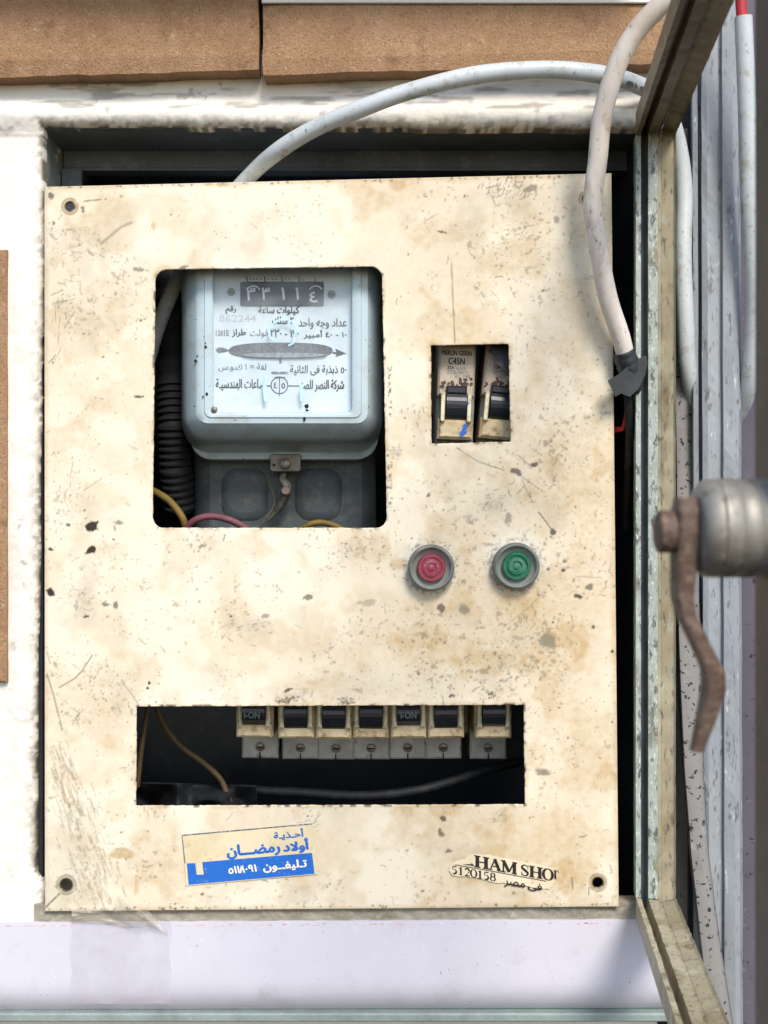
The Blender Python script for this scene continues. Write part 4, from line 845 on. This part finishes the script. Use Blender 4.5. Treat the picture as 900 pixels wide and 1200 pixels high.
# ------------------------------------------------------------------ circuit breakers
def toggle_mesh(w, r, tall, n_=10):
    """curved rocker: a slice of a drum with a lip, width w"""
    pr = []
    for k in range(n_+1):
        a = math.radians(-62+124*k/n_); pr.append((-r*math.cos(a)+r*.45, r*math.sin(a)*tall))
    pr += [(r*.6, pr[-1][1]), (r*.6, pr[0][1])]
    m = MB(); N = len(pr); vs = [(sx*w/2, a, b_) for sx in (-1, 1) for (a, b_) in pr]
    m.add(vs, [tuple(range(N))[::-1], tuple(range(N, 2*N))]+[(i, (i+1) % N, N+(i+1) % N, N+i) for i in range(N)], False)
    return m
def shift(mb, off): mb.v = [(v[0]+off[0], v[1]+off[1], v[2]+off[2]) for v in mb.v]; return mb

# two main breakers behind the small square cutout
def main_breaker(cx, lean, ydep, lab, paint):
    o = thing('circuit_breaker', P(cx, 520, ydep+.03), lab, 'circuit breaker', 'main breakers in the small cutout')
    d = ydep; hw = 21.5
    m = MB(); m.pbox(cx-hw, cx+hw, 380, 464, d, d+.05, .0012); m.build('label_face', M['breaker_top'], o)
    m = MB(); m.pbox(cx-hw-.5, cx+hw+.5, 372, 530, d+.012, d+.06, .001); m.build('shell', M['breaker_body'], o)
    m = MB(); m.pbox(cx-hw+1.5, cx+hw, 491, 515, d-.002, d+.03, .0016); m.build('lower_lip', M['breaker'], o)
    for sx in (-1, 1):
        m = MB(); xx = cx+1+sx*15.5; m.loft([rrect(xx-2, xx+2, 463, 494, 2, d-.005), rrect(xx-3, xx+3, 460, 496, 3, d-.003), rrect(xx-3, xx+3, 460, 496, 3, d+.012)], cap0=True); m.build('cheek', M['cheek'], o)
    c = P(cx+1, 475, d); m = shift(toggle_mesh(L(24), L(21), .98), (c.x, d, c.z)); m.build('toggle', M['toggle'], o)
    m = MB(); c = P(cx+1, 457, d-.003); m.pbox(cx-11, cx+13, 452, 462, d-.004, d+.002, .001); m.build('toggle_lip', M['toggle'], o)
    m = MB(); e = d-.0002
    letter_mesh(m, 'MERLIN GERIN', cx-18, cx+17, 411, 416.5, e, None, False, .2)
    letter_mesh(m, 'C45N', cx-10, cx+9, 419.5, 427, e, None, False, .25)
    letter_mesh(m, '32A', cx-11, cx-3, 429, 433, e, None, False, .1)
    m.build('printed_text', M['ink'], o)
    m = MB(); letter_mesh(m, 'Icu 6kA', cx-1, cx+10, 429.5, 433, e, None, False); letter_mesh(m, '220/380V', cx-11, cx+12, 434, 438, e, None, False); letter_mesh(m, 'IEC 898', cx-2, cx+16, 439, 443, e, None, False)
    m.build('small_print', M['ink_soft'], o)
    if paint:
        m = MB()
        for (px, py, r) in ((cx+11, 505, 4), (cx+13, 499, 3), (cx+9, 510, 2.5), (cx+15, 472, 1.6)):
            m.poly([P(px+r*rnd.uniform(.5, 1.4)*math.cos(a), py+r*rnd.uniform(.5, 1.4)*math.sin(a), d-.0024-.0001*r if py > 480 else d-.0054) for a in [2*math.pi*k/9 for k in range(9)]][::-1])
        m.build('paint_smear', M['blue_paint'], o)
    m = MB()
    for i in range(16):
        px = cx+rnd.uniform(-19, 19); py = rnd.gauss(450, 3.5); w_ = rnd.uniform(1, 3.4)
        m.poly([P(px+w_*rnd.uniform(.5, 1.3)*math.cos(a), py+w_*rnd.uniform(.4, 1.4)*math.sin(a), e-.00002*i) for a in [2*math.pi*k/7 for k in range(7)]][::-1])
    tag(m.build('grime', M['grime'], o), kind='stuff')
    o.rotation_euler = (0, lean, 0)
    return o
main_breaker(532, math.radians(2.2), .012, 'left of two main breakers in the small square cutout, blue paint on its lower lip', True)
main_breaker(581, math.radians(5.5), .016, 'right of two main breakers in the small square cutout, leaning and half cut off', False)

m = MB(); fl = [(572, 398), (600, 396), (602, 442), (594, 440), (587, 430), (580, 424), (576, 412)]
m.loft([[P(a, b_, .0115-.00006*(b_-398)) for a, b_ in fl], [P(a, b_, .0122) for a, b_ in fl]], cap0=True, cap1=True, smooth=False)
tag(m.build('tape_scrap', M['black_tape']), 'dark scrap of tape over the top of the right main breaker', 'tape')

# a row of seven small breakers in the long slot
def small_breaker():
    o = thing('circuit_breaker', (0, .05, 0), 'x', 'circuit breaker', 'small breakers in the long slot'); d = .019; k = S*(D+d)/D
    def B(x0, x1, z0, z1, y0, y1, bev=.0008): return MB().box((x0*k, y0, z0*k), (x1*k, y1, z1*k), bev)
    B(-22, 22, 0, 80, d+.004, .075).build('nose', M['breaker'], o)
    B(-20.5, 20.5, .5, 16, d, d+.0036, .0012).build('lower_lip', M['breaker'], o)
    for sx in (-1, 1): B(sx*16.5-2.6, sx*16.5+2.6, 13.5, 60, d-.003, d+.0036, .0012).build('cheek', M['cheek'], o)
    tg = toggle_mesh(26*k, 21*k, 1.); shift(tg, (0, d+.001, 30*k)); tg.build('toggle', M['toggle'], o, origin=(0, d+.006, 30*k))
    B(-22.5, 22.5, -38.5, 10, .053, .076, .001).build('terminal_cover', M['breaker_body'], o)
    m = MB(); m.lathe((0, .0532, -24.5*k), (0, -1, 0), [(7.2*k, 0), (6.8*k, .0006), (6*k, .0006), (5.6*k, .0001)], 20); m.build('screw_rim', M['breaker_body'], o)
    m = MB(); m.lathe((0, .0532, -24.5*k), (0, -1, 0), [(5.6*k, .0001), (4.6*k, .0008), (0, .001)], 16); m.build('screw', M['screw'], o)
    B(-4, 4, -25.2, -23.8, .0515, .0521, 0).build('screw_slot', M['slot'], o)
    B(-.8, .8, -39, -31, .0526, .0531, 0).build('slit', M['slot'], o)
    return o
def copy_tree(o, parent=None):
    c = o.copy(); col.objects.link(c); c.parent = parent
    for ch in [q for q in bpy.data.objects if q.parent == o]: copy_tree(ch, c)
    return c
proto = small_breaker()
labs = ['leftmost small breaker in the long slot, its toggle short and raised', 'second small breaker from the left in the long slot', 'third small breaker from the left in the long slot', 'middle of the seven small breakers in the long slot', 'fifth small breaker from the left, its toggle raised above a scuffed lip', 'sixth small breaker from the left, last before the gap', 'rightmost small breaker standing apart after the gap, grime on its lip']
spots = [(297.5, 38), (347, -8), (391, -10), (434.5, -6), (479, 36), (522.5, -12), (578.5, 26)]
outs = [proto]+[copy_tree(proto) for _ in range(6)]
for i, (o, (px, ta)) in enumerate(zip(outs, spots)):
    c = P(px, 866+rnd.uniform(-1, 1), .019); o.location = (c.x, .05+rnd.uniform(-.0006, .0006), c.z); o.rotation_euler = (0, math.radians(rnd.uniform(-.7, .7)), 0); o['label'] = labs[i]
    for ch in [q for q in bpy.data.objects if q.parent == o]:
        if ch.name.startswith('toggle'): ch.rotation_euler = (math.radians(-ta), 0, 0)
        if ch.name.startswith('screw_slot'): pass

for o, px in ((outs[0], 295), (outs[4], 479)):
    m = MB(); letter_mesh(m, 'I-ON', px-9, px+9, 834, 842, .0140, None, False, .2)
    t_ = m.build('toggle_text', M['toggle_mark']); w_ = ORG[t_.name]; t_.parent = o; t_.location = tuple(w_-np.array(o.location))
# ------------------------------------------------------------------ cables and loose wires
def cable(name, m_, pts, rad, lab, cat, n_=14, sub=8, group=None):
    jr = random.Random(len(pts)*7); pts = [Vector(p)+Vector((jr.uniform(-1, 1), jr.uniform(-1, 1), jr.uniform(-1, 1)))*.0009 for p in pts]
    mb = MB(); mb.tube(pts, rad, n_, sub); o = mb.build(name, M[m_]); return tag(o, lab, cat, group)
pc = cable('cable', 'cable_pale', [P(160, 470, .06), P(184, 385, .052), P(213, 318, .045), P(250, 258, .035), P(294, 206, .018), P(330, 176, .002), P(372, 149, -.008), P(420, 126, -.016), P(480, 106, -.02), P(560, 88, -.022), P(640, 82, -.022), P(700, 86, -.018), P(745, 98, -.008), P(775, 120, .002), P(794, 160, .010), P(802, 220, .014), P(800, 300, .013), P(802, 380, .013), P(805, 436, .017), P(815, 478, .029), P(842, 497, .034), P(866, 482, .026), P(878, 436, .012), P(883, 340, .0), P(880, 240, -.008), P(875, 130, -.014), P(870, 18, -.02)], [.0044, .0045, .0043, .0045, .0043, .0046, .0044, .0045, .0043, .0047, .0045]+[.0048, .0046, .0047, .0045]*4, 'thick pale cable arching over the cabinet and looping down behind the metal post', 'cable')
m = MB(); m.tube([P(869.5, 22, -.02), P(868, 0, -.0205), P(866, -40, -.021)], .0028, 10, 4); m.build('red_core', M['red_wire'], pc)
m = MB()
for i in range(20):
    u = i/19; cx = 733+28*u; cy = 97.5+10*u*u+3*u; h_ = rnd.uniform(4, 8); d = -.0178+.008*u
    if rnd.random() < .8: m.poly([P(cx-.6, cy+h_*.5, d), P(cx+.7, cy+h_*.5+.4, d), P(cx+.7, cy-h_*.5, d), P(cx-.6, cy-h_*.5, d)])
m.build('cable_print', M['ink'], pc)
cb = cable('cable', 'cable_dirty', [P(800, -30, -.055), P(778, 0, -.052), P(748, 32, -.046), P(724, 75, -.040), P(709, 130, -.033), P(699, 190, -.026), P(696, 240, -.021), P(702, 300, -.017), P(714, 350, -.013), P(727, 395, -.010), P(737, 428, -.006)], [.0051, .0051, .0051, .005, .0051, .005, .005, .005, .005, .0049, .0046], 'dirty white cable hanging in front of the plate corner, its end taped black', 'cable')
# black tape wrap: a crumpled sleeve with a loose flap
m = MB(); m.tube([P(731, 412, -.008), P(736, 428, -.006), P(741, 447, -.004), P(743, 462, -.003)], [.0056, .0062, .0058, .003], 14, 7)
m.v = [(v[0]+(rnd.random()-.5)*.0008, v[1]+(rnd.random()-.5)*.0008, v[2]+(rnd.random()-.5)*.0006) for v in m.v]
fl = [(712, 446), (726, 438), (742, 424), (757, 416), (759, 424), (756, 440), (748, 456), (738, 465), (728, 461), (721, 465)]
m.loft([[P(a, b_, -.0135+.004*((a-712)/46)) for a, b_ in fl], [P(a, b_, -.0110+.004*((a-712)/46)) for a, b_ in fl]], cap0=True, cap1=True, smooth=False)
tag(m.build('electrical_tape', M['black_tape']), 'black electrical tape wrapped round the end of the dirty white cable', 'tape')
m = MB(); m.tube([P(735, 455, -.004), P(737, 480, 0), P(738, 510, .006), P(736, 560, .02), P(733, 620, .035)], .0024, 10, 6); tag(m.build('wire', M['black_wire']), 'black wire hanging from the taped cable end beside the plate', 'wire')
m = MB(); m.tube([P(742, 456, -.004), P(736, 474, .002), P(731, 500, .008), P(724, 503, .012), P(714, 506, .02), P(706, 512, .03)], [.0009, .0011, .0013, .0016, .0016, .0016], 8, 6); tag(m.build('wire', M['red_wire']), 'short red wire tucked behind the plate edge under the taped cable', 'wire')
cable('wire', 'yellow_wire', [P(168, 572, .05), P(184, 580, .046), P(200, 590, .042), P(212, 606, .04), P(218, 625, .042)], .0021, 'yellow wire at the lower left of the meter window', 'wire', 10)
cable('wire', 'pink_wire', [P(214, 626, .04), P(226, 612, .036), P(246, 606, .034), P(268, 609, .034), P(292, 622, .036)], .0019, 'pink wire arching below the meter base', 'wire', 10)
cable('wire', 'yellow_wire', [P(344, 630, .05), P(360, 617, .046), P(378, 613.5, .045), P(396, 618, .047), P(408, 630, .05)], .0018, 'orange yellow wire showing under the middle of the meter base', 'wire', 10)
cable('wire', 'olive_wire', [P(178, 812, .03), P(173, 840, .028), P(166, 880, .03), P(160, 920, .035)], .0014, 'olive wire hanging down the left end of the long slot', 'wire', 8)
cable('wire', 'olive_wire', [P(180, 812, .05), P(190, 845, .05), P(212, 872, .05), P(236, 893, .052), P(256, 912, .052), P(268, 932, .05), P(274, 955, .05)], .0016, 'olive wire slanting through the left of the long slot', 'wire', 8)
cable('wire', 'black_wire', [P(300, 925, .06), P(360, 930, .055), P(430, 932, .05), P(500, 924, .05), P(560, 906, .06), P(610, 892, .075)], .0028, 'black wire sagging along the bottom of the long slot', 'wire', 10)
m = MB(); pts = [P(203, 300, .066), P(203, 450, .064), P(204, 500, .062), P(206, 550, .066), P(212, 600, .075)]
dense = []; rad = []
for i in range(len(pts)-1):
    for k in range(24): t = k/24; dense.append(pts[i].lerp(pts[i+1], t)); rad.append(.0098 if k % 4 < 2 else .0084)
m.tube(dense, rad, 18, 1); tag(m.build('corrugated_conduit', M['conduit']), 'black corrugated conduit running down left of the meter', 'conduit')
m = MB(); V_, F_, x_, y_, n_ = sheet(60, 14, ((162, 918), (300, 922), (300, 960), (160, 960)), None, lambda x, y: .05+(fbm(x, y, 26, 2, 61)-.5)*.05, .004)
tag(link('crumpled_plastic', V_, F_, M['rag'], smooth=True), 'crumpled dusty plastic lying in the left of the long slot', 'plastic')

# ------------------------------------------------------------------ post and hanging strip right of the door
m = MB(); pr = [(811, .045), (811, .020), (813, .016), (819, .015), (820, .021), (822.5, .021), (823.5, .012), (830, .0105), (842, .0105), (846, .0112), (848, .008), (860, .0065), (866, .0095), (869, .016), (869, .045)]
zt2, zb2 = P(0, -60, .0).z, P(0, 1320, 0).z; N = 90; vs = []; fs = []
for i in range(N+1):
    z = zt2+(zb2-zt2)*i/N; lean = (i/N-.5)*.0018
    for (a, d) in pr: q = P(a, 600, d); vs.append((q.x+lean, d+(float(vnoise(np.array([i*.35]), np.array([a*.13]), 71))-.5)*.0012, z))
k = len(pr)
for i in range(N):
    for j in range(k-1): fs.append((i*k+j, (i+1)*k+j, (i+1)*k+j+1, i*k+j+1))
m.add(vs, fs, False); tag(m.build('metal_post', M['post']), 'tall blue grey ribbed metal post beyond the open cabinet door', 'post')
m = MB(); path = [(797, 240, .03), (796, 320, .028), (799, 420, .026), (803, 540, .024), (806, 680, .018), (809, 800, .012), (812, 900, .008), (819, 1000, .004), (831, 1100, .0), (846, 1210, -.004), (860, 1300, -.008)]
vs = []; fs = []; q = []
for i in range(len(path)-1):
    for j in range(6): t = j/6; q.append([path[i][c]*(1-t)+path[i+1][c]*t for c in range(3)])
for (a, b_, d) in q:
    w = 11+2.0*math.sin(b_*.011)
    for (o_, dd) in ((-w, .002), (-w*.8, 0), (w*.2, -.0012), (w*.8, 0), (w, .002)): vs.append(P(a+o_, b_, d+dd))
for i in range(len(q)-1):
    for j in range(4): fs.append((i*5+j, (i+1)*5+j, (i+1)*5+j+1, i*5+j+1))
m.add(vs, fs, True); o = m.build('plastic_strip', M['strip']); tag(o, 'long grey speckled plastic strip hanging between door and post', 'strip')
md = o.modifiers.new('thick', 'SOLIDIFY'); md.thickness = .0012; md.offset = 1

# ------------------------------------------------------------------ clear tape at the lower left corner
m = MB(); nu, nv = 44, 22; vs = []; fs = []
for j in range(nv+1):
    v = j/nv
    for i in range(nu+1):
        u = i/nu; w = float(fbm(np.array([u*7.]), np.array([v*5.]), 1.3, 3, 90))-.5
        ridge = math.exp(-((u-.66-.16*v)/.12)**2); fold = math.exp(-((u-.45-.3*v)/.06)**2)
        px = 84+u*(88+26*v); py = 1066-15*ridge*(1-.6*v)-1.5*u+v*(16+18*u*u); d = -.0024+.0032*v-.011*ridge*math.sin(math.pi*min(1, v*.85+.15))-.004*fold-w*.004*(1-.6*v)
        vs.append(P(px, py, min(d, -.0018 if py < 1070 else .0014)))
for j in range(nv):
    for i in range(nu): a = j*(nu+1)+i; fs.append((a, a+nu+1, a+nu+2, a+1))
m.add(vs, fs, True); ct = tag(m.build('clear_tape', M['tape']), 'wrinkled clear tape stuck from the plate corner down onto the white board', 'tape')
m = MB(); m.add([P(83+117*i/12+(1.5*math.sin(j*1.3) if i in (0, 12) else 0), 1080+96*j/10, .0012+.0004*math.sin(i*1.7+j)) for j in range(11) for i in range(13)], [(j*13+i, j*13+13+i, j*13+14+i, j*13+i+1) for j in range(10) for i in range(12)], True); m.build('flat_end', M['tape_flat'], ct)
m = MB(); m.add([P(56+100*i/6, 1003+60*j/6-.6*i, -.0014) for j in range(7) for i in range(7)], [(j*7+i, j*7+7+i, j*7+8+i, j*7+i+1) for j in range(6) for i in range(6)], True); m.build('plate_end', M['tape_plate'], ct)
